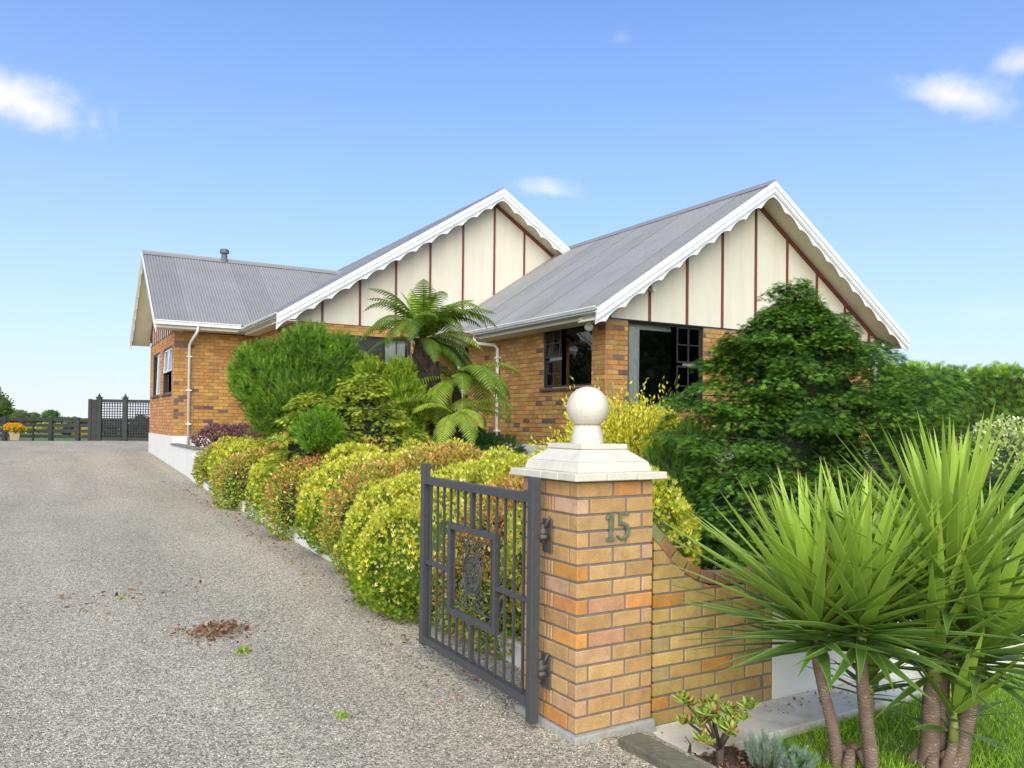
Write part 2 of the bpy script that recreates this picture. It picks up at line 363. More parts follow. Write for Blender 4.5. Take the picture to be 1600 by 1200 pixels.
def frames(d, up=None, roll=None):
    """rotation matrices (N,3,3) whose columns are x (side), y (axis d), z (normal)"""
    n = len(d); d = norm(d)
    if up is None: up = RS.normal(size=(n, 3))
    x = norm(np.cross(d, up)); z = np.cross(x, d)
    if roll is not None:
        c, s = np.cos(roll)[:, None], np.sin(roll)[:, None]; x, z = x * c + z * s, -x * s + z * c
    return np.stack([x, d, z], axis=2)
def scatter(tv, tf, pos, R, sc, col, tcol=None):
    tv = np.asarray(tv, float); n, k = len(pos), len(tv)
    sc = np.asarray(sc, float)
    if sc.ndim == 1: sc = np.repeat(sc[:, None], 3, 1)
    V = np.einsum('nij,nkj->nki', R, tv[None] * sc[:, None, :]) + pos[:, None, :]
    F = (np.asarray(tf)[None] + (np.arange(n) * k)[:, None, None]).reshape(-1, len(tf[0]))
    C = np.repeat(col[:, None, :], k, 1)
    if tcol is not None: C = C * np.asarray(tcol)[None, :, None]
    return V.reshape(-1, 3), F, C.reshape(-1, 3)
def join_np(parts):
    Vs, Fs, Cs = [], [], []; o = 0
    for V, F, C in parts:
        Vs.append(V); Fs.append(F + o); Cs.append(C); o += len(V)
    return np.concatenate(Vs), np.concatenate(Fs), np.concatenate(Cs)
def diamond(x0, y0, ang, ln, w, z=0.0, lift=0.0):
    c, s = math.cos(ang), math.sin(ang)
    a = (x0, y0, z); t = (x0 + s * ln, y0 + c * ln, z + lift)
    mx, my = x0 + s * ln * .5, y0 + c * ln * .5
    return [a, (mx + c * w, my - s * w, z + lift * .5 + w * .25), t, (mx - c * w, my + s * w, z + lift * .5 + w * .25)]
def tmpl(specs):
    v = []; f = []
    for sp in specs:
        k = len(v); v += diamond(*sp); f.append((k, k + 1, k + 2, k + 3))
    return v, f
T_LEAF = tmpl([(0, 0, 0, 1, .22)])
T_ROUND = tmpl([(0, 0, 0, 1, .38)])
T_TRI = tmpl([(0, 0, 0, 1, .11), (0, .15, .5, .72, .10), (0, .15, -.5, .72, .10)])
T_SPRAY = tmpl([(0, 0, 0, 1, .075), (0, .25, .75, .55, .10), (0, .25, -.75, .55, .10), (0, .5, .65, .42, .09), (0, .5, -.65, .42, .09), (0, .05, 1.0, .5, .10), (0, .05, -1.0, .5, .10), (0, .72, .5, .28, .07), (0, .72, -.5, .28, .07)])
def t_needles(n, spread, ln, w):
    v = []; f = []; r = random.Random(3)
    for i in range(n):
        y = i / n; a = i * 2.4; sp = spread * (1.1 - .6 * y)
        d = Vector((math.sin(sp) * math.cos(a), math.cos(sp), math.sin(sp) * math.sin(a))); l = ln * r.uniform(.8, 1.15)
        p = Vector((0, y, 0)); sd = d.cross(Vector((r.random() - .5, r.random() - .5, r.random() - .5))).normalized() * w
        k = len(v); v += [tuple(p + sd), tuple(p - sd), tuple(p + d * l)]; f.append((k, k + 1, k + 2))
    return v, f
T_NEEDLE = t_needles(24, .62, .55, .030)
def wobble(p, k=2.0, seed=0):
    r = np.random.RandomState(seed); s = 0
    for i in range(6):
        kv = r.normal(size=3) * k * (1 + .5 * i); s = s + np.sin(p @ kv + r.uniform(0, 6.28)) / (1 + .45 * i)
    return s / 2.6
def sphere_pts(n, lower=-1.0):
    z = RS.uniform(lower, 1, n); a = RS.uniform(0, 2 * np.pi, n); r = np.sqrt(np.maximum(0, 1 - z * z))
    return np.stack([r * np.cos(a), r * np.sin(a), z], 1)
def lumpy(cens, rads, n, bump=.1, k=2.5, seed=1, depth=.12, lower=-.9, pw=1.0, n0=0):
    """points near the surface of a union of lumpy ellipsoids; returns points, outward normals, inwardness 0..1"""
    cens = np.array(cens, float); rads = np.array(rads, float)
    if rads.ndim == 1: rads = np.repeat(rads[:, None], 3, 1)
    area = np.array([(r[0] * r[1] + r[0] * r[2] + r[1] * r[2]) for r in rads])
    if n0: area[n0:] *= .5
    pr = area / area.sum()
    w = RS.choice(len(cens), n, p=pr)
    s = sphere_pts(n, lower)
    P0 = cens[w] + s * rads[w]
    d = RS.uniform(0, 1, n) ** 1.6
    f = 1 + bump * wobble(P0, k, seed) - d * depth
    P = cens[w] + s * rads[w] * f[:, None]
    nrm = norm(s / rads[w])
    keep = np.ones(n, bool)
    for i in range(len(cens)):
        q = (P - cens[i]) / rads[i]; inside = (np.linalg.norm(q, axis=1) < 1 - depth - bump * .6) & (w != i); keep &= ~inside
    return P[keep], nrm[keep], d[keep]
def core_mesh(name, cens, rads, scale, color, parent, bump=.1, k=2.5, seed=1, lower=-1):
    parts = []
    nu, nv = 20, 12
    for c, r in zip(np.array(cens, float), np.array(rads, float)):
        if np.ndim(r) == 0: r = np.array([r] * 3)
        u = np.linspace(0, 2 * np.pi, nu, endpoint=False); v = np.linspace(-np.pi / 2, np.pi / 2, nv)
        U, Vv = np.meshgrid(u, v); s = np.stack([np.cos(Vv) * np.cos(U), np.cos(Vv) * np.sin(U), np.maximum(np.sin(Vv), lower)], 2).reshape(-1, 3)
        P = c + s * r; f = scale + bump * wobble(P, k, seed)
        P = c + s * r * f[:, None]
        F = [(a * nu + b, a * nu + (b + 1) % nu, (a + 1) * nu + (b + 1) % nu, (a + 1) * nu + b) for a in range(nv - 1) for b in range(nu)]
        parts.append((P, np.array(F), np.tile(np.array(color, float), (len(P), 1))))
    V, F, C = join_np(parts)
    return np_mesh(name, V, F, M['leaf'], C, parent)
def pick(cols, n, jit=.15, w=None):
    c = np.array(cols, float); i = RS.choice(len(c), n, p=w)
    return np.clip(c[i] * (1 + RS.uniform(-jit, jit, (n, 1))), 0, 1)

# ---------------------------------------------------------------- terrain heights
PY = [-60, 4, 8.4, 14, 18.4, 26.9, 32, 60, 200]; PZ = [-.02, 0, .08, .20, .33, .64, .66, .60, .3]
def drive_z(y): return float(np.interp(y, PY, PZ))
def bed_z(x, y):
    a = drive_z(y) + .16; b = .95
    t = min(1, max(0, (x - 2.85) / 5.0)); s = min(1, max(0, (y - 3.7) / 4.5)); return a + (max(a, b) - a) * (t * t * (3 - 2 * t)) * s
def sheet(name, xs, ys, fn, material, kind='structure'):
    vs = [(x, y, fn(x, y)) for y in ys for x in xs]; n = len(xs)
    fs = [(j * n + i, j * n + i + 1, (j + 1) * n + i + 1, (j + 1) * n + i) for j in range(len(ys) - 1) for i in range(n - 1)]
    me = bpy.data.meshes.new(name); me.from_pydata(vs, [], fs); me.materials.append(material)
    me.polygons.foreach_set('use_smooth', [True] * len(fs))
    o = bpy.data.objects.new(name, me); link(o); o['kind'] = kind; return o
YS = [-60, -20, -6, -2, 0, 2, 4, 5, 6, 7, 8, 9, 10, 11, 12, 13, 14, 15, 16, 17, 18, 19, 20, 21, 22, 23, 24, 25, 26, 27, 28, 29, 30, 32, 34, 36, 40]
sheet('ground', [-1500, -300, -60, -20, -8, 0, 2.7, 10, 30, 100, 400, 1500], YS + [60, 100, 200, 400, 800, 1600], lambda x, y: drive_z(y) - .12 - (0.0 if abs(x) < 300 and y < 300 else 1.5), M['field'])
sheet('driveway', [-14, -8, -4, -2, -1, 0, 1, 2, 2.55, 2.8, 3.4, 4.4], [y for y in YS if y >= -6], lambda x, y: drive_z(y) if (x <= 2.8 or y > 27) else drive_z(y) - .3, M['gravel'])
# ================================================================ THE HOUSE
house = empty('brick_house', (8.39, 11.3, 0.9))
tag(house, 'golden brick house with cream gables, scalloped white bargeboards and grey iron roof', 'house')
HO = Vector(house.location)
def hb(fn=None):   # builder in world coordinates, shifted to the house's own origin
    if fn: return MB(lambda *p: tuple(Vector(fn(*p)) - HO))
    return MB(lambda x, y, z: (x - HO.x, y - HO.y, z - HO.z))
HOUSE_COLS = [((.43, .225, .062), 30), ((.50, .275, .075), 26), ((.38, .185, .052), 18), ((.47, .205, .06), 8), ((.41, .24, .08), 10), ((.18, .105, .075), 5), ((.14, .09, .08), 3)]
def brick_col(cols, rnd=random):
    c = rnd.choices([c for c, w in cols], [w for c, w in cols])[0]; k = rnd.uniform(.88, 1.12); return tuple(min(1, a * k) for a in c)
END_COLS = [((.58, .27, .10), 30), ((.62, .32, .13), 26), ((.54, .23, .08), 20), ((.60, .24, .08), 10), ((.48, .22, .10), 6)]
def front_map(Y0): return lambda u, v, w: (u, Y0 - v, w)         # wall looking towards -Y; v outwards
def side_map(X0): return lambda u, v, w: (X0 - v, u, w)          # wall looking towards -X
def rects_minus(u0, u1, w0, w1, holes):
    us = sorted({u0, u1, *[h[0] for h in holes], *[h[1] for h in holes]}); ws = sorted({w0, w1, *[h[2] for h in holes], *[h[3] for h in holes]})
    us = [u for u in us if u0 <= u <= u1]; ws = [w for w in ws if w0 <= w <= w1]; out = []
    for a, b in zip(us, us[1:]):
        for c, d in zip(ws, ws[1:]):
            if any(h[0] <= (a + b) / 2 <= h[1] and h[2] <= (c + d) / 2 <= h[3] for h in holes): continue
            out.append((a, b, c, d))
    return out
def brick_rows(u0, u1, w0, w1, holes, off=0.0, course=.086, L_=.24):
    """(ua, ub, wa, wb) of every brick on the wall, cut at the holes"""
    out = []; k = 0; w = w0
    while w < w1 - .03:
        wa, wb = w, min(w + course - .010, w1 - .001)
        u = u0 - ((k % 2) * L_ / 2 + off)
        while u < u1:
            segs = [(max(u, u0), min(u + L_ - .010, u1))]
            for h in holes:
                if wb > h[2] + .01 and wa < h[3] - .01:
                    ns = []
                    for a, b in segs:
                        if b <= h[0] or a >= h[1]: ns.append((a, b)); continue
                        if a < h[0]: ns.append((a, h[0]))
                        if b > h[1]: ns.append((h[1], b))
                    segs = ns
            out += [(a, b, wa, wb) for a, b in segs if b - a > .03]
            u += L_
        w += course; k += 1
    return out
ALLB = []   # house bricks: (priority distance, map, brick, wall)
def brick_wall(fn, u0, u1, w0, w1, holes, off=0.0, thick=.22, vis=None):
    b = hb(fn)
    for a, c, d, e in rects_minus(u0, u1, w0, w1, holes): b.box(a, c, -thick, -.006, d, e)
    wl = b.build('wall', M['mortar'], house)
    for br in brick_rows(u0, u1, w0, w1, holes, off):
        p = Vector(fn((br[0] + br[1]) / 2, 0, (br[2] + br[3]) / 2)); dist = (p - Vector((0, 0, 1.63))).length
        if vis and not vis(p): dist += 100
        ALLB.append((dist, fn, br, wl))
    return wl
RW = front_map(11.3); LWF = front_map(21.83); MIDF = front_map(18.0); SL = side_map(8.39); SG = side_map(2.83)
W_side = (11.70, 13.30, 2.31, 3.46); W_gab = (8.88, 10.65, 1.95, 3.47); W_mid = (5.25, 7.6, 2.1, 3.62)
W_a = (22.22, 23.95, 2.30, 3.50); W_b = (24.62, 26.30, 2.30, 3.50)
brick_wall(SL, 11.3, 16.5, 1.21, 3.47, [W_side], vis=lambda p: p.y < 16.5 and p.z > 1.2)
brick_wall(RW, 8.39, 15.47, 1.21, 3.47, [W_gab], off=.07, vis=lambda p: p.x < 11.3 and p.z > 2.1)
brick_wall(LWF, 2.83, 4.75, 1.21, 3.83, [], vis=lambda p: False)
brick_wall(MIDF, 4.75, 11.5, 1.21, 3.84, [W_mid], vis=lambda p: False)
brick_wall(SG, 21.83, 27.0, 1.21, 3.83, [W_a, W_b], off=.07, vis=lambda p: False)
brick_wall(side_map(4.75), 18.0, 21.83, 1.21, 3.84, [], vis=lambda p: False)
ALLB.sort(key=lambda a: a[0])
bm_cache = {}
def brick_mesh(l, h, d=.016):
    k = (round(l, 2), round(h, 3), d)
    if k not in bm_cache:
        e = .0025; bx = MB(); x0, x1, z0, z1 = -l / 2, l / 2, -h / 2, h / 2
        vs = [(x0, d, z0), (x1, d, z0), (x1, d, z1), (x0, d, z1), (x0, e, z0), (x1, e, z0), (x1, e, z1), (x0, e, z1), (x0 + e, 0, z0 + e), (x1 - e, 0, z0 + e), (x1 - e, 0, z1 - e), (x0 + e, 0, z1 - e)]
        fs = [(8, 9, 10, 11)] + [(i, (i + 1) % 4, 4 + (i + 1) % 4, 4 + i) for i in range(4)] + [(4 + i, 4 + (i + 1) % 4, 8 + (i + 1) % 4, 8 + i) for i in range(4)]
        bx.add(vs, fs); bm_cache[k] = bx.mesh('brick', M['brick1'])
    return bm_cache[k]
mass = {}
for i, (dist, fn, (a, b, c, d), wl) in enumerate(ALLB):
    col = brick_col(END_COLS if fn is SG else HOUSE_COLS); pr = random.uniform(-.0015, .0015)
    if i < 296:
        me = brick_mesh(b - a, d - c)
        P = Vector(fn((a + b) / 2, .004 + pr, (c + d) / 2)) - HO
        inst(me, 'brick', wl, P, rot=(0, 0, 0 if fn in (RW, LWF, MIDF) else -math.pi / 2), color=col)
    else:
        key = id(wl)
        if key not in mass: mass[key] = (hb(fn), wl)
        mass[key][0].box(a, b, -.012, .004 + pr, c, d, col=col)
for b_, wl in mass.values():
    o = b_.build('brickwork', M['brickm'], wl); o['kind'] = 'stuff'

# plinth
pl = hb()
pl.box(8.375, 15.5, 11.285, 11.5, .3, 1.21).box(8.375, 8.6, 11.5, 16.6, .3, 1.21).box(2.815, 3.0, 21.815, 27.05, .3, 1.21).box(3.0, 4.8, 21.815, 22.0, .3, 1.21)
pl.box(4.74, 4.9, 18.0, 21.815, .3, 1.21).box(4.9, 8.4, 17.98, 18.2, .3, 1.21)
pl.build('plinth', M['render'], house)
hb().box(5.2, 8.30, 15.2, 17.98, .9, 1.25).build('porch_floor', M['concrete'], house)
v = hb(side_map(8.375)); v.box(14.08, 14.26, 0, .012, 1.02, 1.12)
vo = v.build('air_vent', M['offwhite'], house)
for k in range(4): hb(side_map(8.375)).box(14.10, 14.24, .012, .016, 1.035 + k * .022, 1.045 + k * .022).build('louvre', M['black'], vo).parent = vo

# dark rooms behind the glass
rm = hb()
def room(x0, x1, y0, y1, z0, z1, open_face):
    q = {'-x': [(x0, y0, z0), (x0, y1, z0), (x0, y1, z1), (x0, y0, z1)], '+x': [(x1, y0, z0), (x1, y1, z0), (x1, y1, z1), (x1, y0, z1)],
         '-y': [(x0, y0, z0), (x1, y0, z0), (x1, y0, z1), (x0, y0, z1)], '+y': [(x0, y1, z0), (x1, y1, z0), (x1, y1, z1), (x0, y1, z1)],
         '-z': [(x0, y0, z0), (x1, y0, z0), (x1, y1, z0), (x0, y1, z0)], '+z': [(x0, y0, z1), (x1, y0, z1), (x1, y1, z1), (x0, y1, z1)]}
    for k, f in q.items():
        if k not in open_face: rm.quad(*f)
room(8.62, 13.0, 11.53, 15.5, 1.3, 3.46, ('-x', '-y'))
room(3.06, 6.5, 21.99, 26.8, 1.3, 3.6, ('-x',))
room(4.9, 8.5, 18.22, 20.2, 1.3, 3.7, ('-y',))
rm.build('room_interior', M['inside'], house)

# windows ------------------------------------------------------
def curtain(fn, u0, u1, w0, w1, v0, parent):
    b = hb(fn); n = max(6, int((u1 - u0) / .02)); vs = []
    for i in range(n + 1):
        u = u0 + (u1 - u0) * i / n; vv = v0 + .022 * math.sin(i * 1.55) + .006 * math.sin(i * 4.1)
        vs += [(u, vv, w0), (u, vv, w1)]
    b.add(vs, [(2 * i, 2 * i + 2, 2 * i + 3, 2 * i + 1) for i in range(n)]); return b.build('curtain', M['curtain'], parent, smooth=True)
def fixed_frame(b, u0, u1, w0, w1, t=.045, d0=-.10, d1=-.035):
    b.box(u0, u0 + t, d0, d1, w0, w1).box(u1 - t, u1, d0, d1, w0, w1).box(u0 + t, u1 - t, d0, d1, w0, w0 + t).box(u0 + t, u1 - t, d0, d1, w1 - t, w1)
def window(fn, u0, u1, w0, w1, parts, sill=True, label=None, framemat='frame'):
    """parts: (u0,u1,w0,w1,kind,opening angle)"""
    b = hb(fn); fixed_frame(b, u0, u1, w0, w1)
    for p in parts:
        if p[0] > u0 + .1: b.box(p[0] - .022, p[0] + .022, -.10, -.036, w0 + .045, w1 - .045)
    wn = b.build('window', M[framemat], house)
    if label: wn['label'] = label
    # reveal
    r = hb(fn); r.box(u0 - .01, u0 + .002, -.2, -.02, w0, w1).box(u1 - .002, u1 + .01, -.2, -.02, w0, w1).box(u0, u1, -.2, -.02, w1 - .002, w1 + .01)
    r.build('reveal', M[framemat], wn)
    if sill: hb(fn).prism([(.055, w0 - .055), (.055, w0 - .02), (-.03, w0 + .002), (-.12, w0 + .002), (-.12, w0 - .055)], 0, u0 - .04, u1 + .04).build('sill', M['sill'], wn)
    for (a, c, d, e, kind, ang) in parts:
        t = .036
        if kind == 'fixed':
            hb(fn).box(a + .022, c - .022, -.075, -.070, d + .022, e - .022).build('pane', M['glass'], wn)
        else:
            # sash hinged at its top edge, swung out by ang
            ca, sa = math.cos(ang), math.sin(ang); H = e - d
            def sm(u, v_, w, fn=fn, e=e, ca=ca, sa=sa):
                dw = e - w; vv = v_ + .055
                return fn(u, -.055 + dw * sa + vv * ca, e - dw * ca + vv * sa)
            s = hb(sm); fixed_frame(s, a + .024, c - .024, d + .024, e - .024, t, -.07, -.03)
            if kind == 'grid':
                mu = (a + c) / 2; s.box(mu - .011, mu + .011, -.062, -.038, d + .06, e - .06)
                mw = (d + e) / 2; s.box(a + .06, mu - .011, -.062, -.038, mw - .011, mw + .011).box(mu + .011, c - .06, -.062, -.038, mw - .011, mw + .011)
            s.build('sash', M['sash' if kind == 'wsash' else 'frame'], wn)
            hb(sm).box(a + .06, c - .06, -.052, -.048, d + .06, e - .06).build('pane', M['glass'], wn)
    return wn
w = window(SL, *W_side, [(11.7, 12.69, 2.31, 3.46, 'fixed', 0), (12.69, 13.30, 2.31, 2.86, 'grid', 0), (12.69, 13.30, 2.86, 3.46, 'grid', .07)], label='black framed side window with small panes at its left side')
curtain(SL, 12.74, 13.27, 2.33, 3.42, -.14, w)
w = window(RW, *W_gab, [(8.88, 10.0, 1.95, 3.47, 'fixed', 0), (10.0, 10.65, 2.75, 3.47, 'grid', .0), (10.0, 10.65, 1.95, 2.75, 'grid', 0)], label='wide black framed gable window with a white curtain at its left edge')
curtain(RW, 8.92, 9.24, 1.97, 3.40, -.13, w); curtain(RW, 10.28, 10.62, 1.97, 3.42, -.15, w)
hb(RW).box(8.95, 9.98, -.16, -.13, 3.34, 3.43).build('pale_band', M['offwhite'], w)  # pale strip just behind the top of the fixed pane
w = window(MIDF, *W_mid, [(5.25, 6.0, 2.1, 3.62, 'grid', 0), (6.0, 6.9, 2.1, 3.62, 'fixed', 0), (6.9, 7.6, 2.1, 3.62, 'grid', 0)], label='dark framed window behind the tree fern')
curtain(MIDF, 5.3, 5.9, 2.15, 3.58, -.2, w); curtain(MIDF, 7.0, 7.55, 2.15, 3.58, -.2, w)
window(SG, *W_a, [(22.22, 23.08, 2.85, 3.50, 'wsash', .07), (23.08, 23.95, 2.85, 3.50, 'wsash', .05), (22.22, 23.08, 2.30, 2.85, 'fixed', 0), (23.08, 23.95, 2.30, 2.85, 'fixed', 0)], label='end-wall window nearer the corner')
window(SG, *W_b, [(24.62, 25.46, 2.30, 3.50, 'wsash', .03), (25.46, 26.30, 2.30, 3.50, 'fixed', 0)], label='end-wall window farther from the corner')

# gables -------------------------------------------------------
BAT = .045
def gable(fn, u0, u1, w0, roof_z, battens, uc):
    """cladding under the roof line between u0 and u1"""
    n = 24; poly = [(u0, w0), (u1, w0)]
    top = [(u1, roof_z(u1))] + ([(uc, roof_z(uc))] if u0 < uc < u1 else []) + [(u0, roof_z(u0))]
    b = hb(fn)
    vs = [(p[0], -.03, p[1]) for p in poly + top] + [(p[0], -.2, p[1]) for p in poly + top]; k = len(poly + top)
    b.add(vs, [tuple(range(k))] + [tuple(range(k, 2 * k))] + [(i, (i + 1) % k, k + (i + 1) % k, k + i) for i in range(k)])
    g = b.build('gable_panel', M['cream'], house)
    for u in battens:
        z1 = roof_z(u) - .01
        if z1 - w0 > .06: hb(fn).box(u - BAT / 2, u + BAT / 2, -.028, 0.0, w0 + .01, z1).build('batten', M['batten'], g)
    return g
def diag(fn, ua, ub, roof_z, g, wd=.075):
    za, zb = roof_z(ua) - .012, roof_z(ub) - .012
    b = hb(fn); vs = []
    for v_ in (-.027, .006): vs += [(ua, v_, za), (ub, v_, zb), (ub, v_, zb - wd * 1.2), (ua, v_, za - wd * 1.2)]
    b.add(vs, [(0, 1, 2, 3), (7, 6, 5, 4), (0, 4, 5, 1), (1, 5, 6, 2), (2, 6, 7, 3), (3, 7, 4, 0)]); b.build('rake_board', M['batten'], g)
def rz(uc, zr, sl): return lambda u: zr - abs(u - uc) * sl
RG = rz(11.96, 6.25, .664); MG = rz(9.82, 7.42, .640); LG = rz(24.42, 6.22, .694)
TH = .16    # roof thickness down to the soffit lining
und = lambda f: (lambda u: f(u) - TH)
gR = gable(RW, 8.39, 15.53, 3.475, und(RG), [8.49 + .882 * k for k in range(8)] + [15.46], 11.96)
diag(RW, 11.96, 15.9, und(RG), gR); diag(RW, 8.1, 11.96, und(RG), gR)
gM = gable(MIDF, 4.6, 15.0, 3.845, und(MG), [5.44 + .883 * k for k in range(10)], 9.82)
diag(MIDF, 9.82, 12.4, und(MG), gM); diag(MIDF, 4.6, 9.82, und(MG), gM)
gL = gable(SG, 21.83, 27.0, 3.835, und(LG), [21.98, 22.3, 22.66, 23.1, 23.55, 24.0, 24.42, 24.9, 25.35, 25.8, 26.3, 26.8], 24.42)
diag(SG, 21.6, 24.42, und(LG), gL); diag(SG, 24.42, 27.2, und(LG), gL)
# flashing strips coloured dark as the shadow line between brick and cladding
hb(RW).box(8.40, 15.5, -.03, .012, 3.468, 3.482).box(8.88, 10.65, -.03, .014, 3.455, 3.467).build('flashing', M['frame'], house)
hb(MIDF).box(4.76, 11.5, -.03, .012, 3.836, 3.85).build('flashing', M['frame'], house)
hb(SG).box(21.84, 27.0, -.03, .012, 3.826, 3.84).build('flashing', M['sill'], house)

def barge(fn, uc, f, ue0, ue1, sides=(-1, 1), oh=.5):
    """bargeboards at v=oh in front of the wall: a capping, a moulded board and a scalloped valance"""
    for sd_ in sides:
        ue = ue0 if sd_ < 0 else ue1; L_ = abs(ue - uc); sl = abs(f(ue) - f(uc)) / L_
        steps = max(2, int(L_ / .0333)); n = steps
        def strip(name, d0, d1, v0, v1, mt, wave=None):
            b = hb(fn); vs = []
            for i in range(n + 1):
                s_ = i / n * L_; u = uc + sd_ * s_; z = f(u)
                e = d1 if wave is None else d1 + wave(s_)
                for v_ in (v0, v1): vs += [(u, v_, z - d0), (u, v_, z - e)]
            fs = []
            for i in range(n):
                a, c = 4 * i, 4 * i + 4
                fs += [(a, c, c + 1, a + 1), (a + 2, a + 3, c + 3, c + 2), (a, a + 2, c + 2, c), (a + 1, c + 1, c + 3, a + 3)]
            fs += [(0, 1, 3, 2), (4 * n, 4 * n + 2, 4 * n + 3, 4 * n + 1)]
            b.add(vs, fs); return b.build(name, M[mt], house)
        per = .40; off = .08
        bb = strip('bargeboard', -.005, .19, oh - .022, oh, 'white')
        c = strip('barge_capping', -.035, .075, oh + .003, oh + .022, 'white'); c.parent = bb
        c = strip('barge_moulding', .092, .165, oh + .003, oh + .013, 'white'); c.parent = bb
        def wave(s_):
            x = ((s_ + off) / per) % 1.0
            return .085 * (1 - math.sin(math.pi * x) ** .75) if x else .085
        c = strip('scalloped_valance', .17, .235, oh - .040, oh - .024, 'white', wave); c.parent = bb
        # sloping soffit between board and wall
        b = hb(fn); vs = []
        for u in (uc, ue):
            for v_ in (-.03, oh - .024): vs += [(u, v_, f(u) - TH), (u, v_, f(u) - TH + .012)]
        b.add(vs, [(0, 2, 6, 4), (1, 5, 7, 3), (0, 4, 5, 1), (2, 3, 7, 6), (0, 1, 3, 2), (4, 6, 7, 5)]); b.build('soffit', M['soffit'], house)
barge(RW, 11.96, RG, 7.83, 16.09); barge(MIDF, 9.82, MG, 4.29, 12.9); barge(SG, 24.42, LG, 21.25, 27.55, oh=.53)

# roofs: corrugated sheets, each its own piece ------------------
def roof_plane(pt, a0, a1, s0, s1, sheet_w=.762, wave=.076, amp=.0085, name='roof'):
    """pt(a, s, h): a along the ridge, s down the slope 0..1, h outwards"""
    rp = hb(pt); rp.add([(a0, 0, -.05), (a1, 0, -.05), (a1, 1, -.05), (a0, 1, -.05)], [(0, 1, 2, 3)])
    root = rp.build(name, M['roof'], house)
    a = a0; k = 0
    while a < a1 - .02:
        e = min(a + sheet_w + .02, a1); n = max(2, int((e - a) / wave * 6)); vs = []; lift = .004 * (k % 2)
        for i in range(n + 1):
            x = a + (e - a) * i / n; h = amp * math.sin(2 * math.pi * x / wave) + lift
            vs += [(x, 0, h), (x, 1, h)]
        b = hb(pt); b.add(vs, [(2 * i, 2 * i + 1, 2 * i + 3, 2 * i + 2) for i in range(n)])
        b.build('roof_sheet', M['roof' if k % 3 else 'roof2'], root, smooth=True); a += sheet_w; k += 1
    sc = hb(pt)
    rows = 7
    for r in range(rows):
        s_ = (r + .5) / rows; x = a0 + .1
        while x < a1:
            xx = x + random.uniform(-.01, .01); e = .010
            sc.add([(xx - e, s_ - .0018, .017), (xx + e, s_ - .0018, .017), (xx + e, s_ + .0018, .017), (xx - e, s_ + .0018, .017), (xx, s_, .024)], [(0, 1, 4), (1, 2, 4), (2, 3, 4), (3, 0, 4)]); x += .228
    o = sc.build('roof_screws', M['screw'], root); o['kind'] = 'stuff'
    return root
def slope_pts(kind, c, f, e):
    """kind 'y': ridge runs along Y, c is ridge X; kind 'x': ridge runs along X, c is ridge Y"""
    sg = 1 if e > c else -1; zr, ze = f(c), f(e); L_ = math.hypot(e - c, zr - ze); nh = (zr - ze) / L_ * sg; nz_ = abs(e - c) / L_
    def pt(a, s, h):
        u = c + (e - c) * s + nh * h; z = zr + (ze - zr) * s + nz_ * h + .02
        return (u, a, z) if kind == 'y' else (a, u, z)
    return pt
roof_plane(slope_pts('y', 11.96, RG, 7.79), 10.80, 18.0, 0, 1)
roof_plane(slope_pts('y', 11.96, RG, 16.13), 10.80, 20.0, 0, 1)
roof_plane(slope_pts('y', 9.82, MG, 4.25), 17.50, 31.0, 0, 1)
roof_plane(slope_pts('y', 9.82, MG, 15.4), 17.50, 31.0, 0, 1)
roof_plane(slope_pts('x', 24.42, LG, 21.22), 2.30, 8.2, 0, 1)
roof_plane(slope_pts('x', 24.42, LG, 27.6), 2.30, 8.2, 0, 1)
def ridge(kind, c, z, a0, a1):
    b = hb(); prof = [(-.16, -.105), (-.045, -.028), (-.03, .0), (-.012, .022), (.012, .022), (.03, .0), (.045, -.028), (.16, -.105), (.16, -.112), (0, -.02), (-.16, -.112)]
    if kind == 'y': b.prism([(c + p, z + .045 + q) for p, q in prof], 1, a0, a1)
    else: b.prism([(c + p, z + .045 + q) for p, q in prof], 0, a0, a1)
    return b.build('ridge_capping', M['roof'], house)
ridge('y', 11.96, 6.25, 10.79, 18.5); ridge('y', 9.82, 7.42, 17.49, 31); ridge('x', 24.42, 6.22, 2.29, 8.3)
# flue
b = hb(); b.lathe([(.085, 6.1), (.085, 6.38), (.07, 6.40), (.07, 6.43), (.13, 6.44), (.13, 6.53), (.10, 6.56)], 20, 4.47, 24.42)
fl = b.build('flue', M['flue'], house, smooth=False)
hb().lathe([(.16, 6.17), (.10, 6.26), (.10, 6.27)], 16, 4.47, 24.42).build('flue_collar', M['flue'], fl)

# gutters, fascias, level soffits --------------------------------
GP = [(0, 0), (.115, 0), (.115, .02), (.10, .03), (.105, .07), (.125, .085), (.125, .105), (.115, .105), (.108, .09), (.09, .075), (.09, .012), (.012, .012), (.012, .105), (0, .105)]
def gutter(fn, a0, a1, w0):
    g = hb(fn).prism([(p, w0 + q) for p, q in GP], 0, a0, a1).build('gutter', M['white'], house)
    hb(fn).box(a0, a1, -.022, -.002, w0 - .075, w0 + .11).build('fascia', M['offwhite'], g); return g
gutter(side_map(7.935), 10.825, 18.0, 3.475)
hb().box(7.955, 8.385, 11.31, 18.0, 3.40, 3.415).build('soffit', M['soffit'], house)
gutter(front_map(21.25), 2.31, 4.30, 3.93)
hb().box(2.36, 4.8, 21.27, 21.825, 3.855, 3.87).build('soffit', M['soffit'], house)
gutter(side_map(4.40), 17.525, 21.14, 3.85)
hb().box(4.42, 4.745, 17.525, 21.27, 3.79, 3.805).build('soffit', M['soffit'], house)
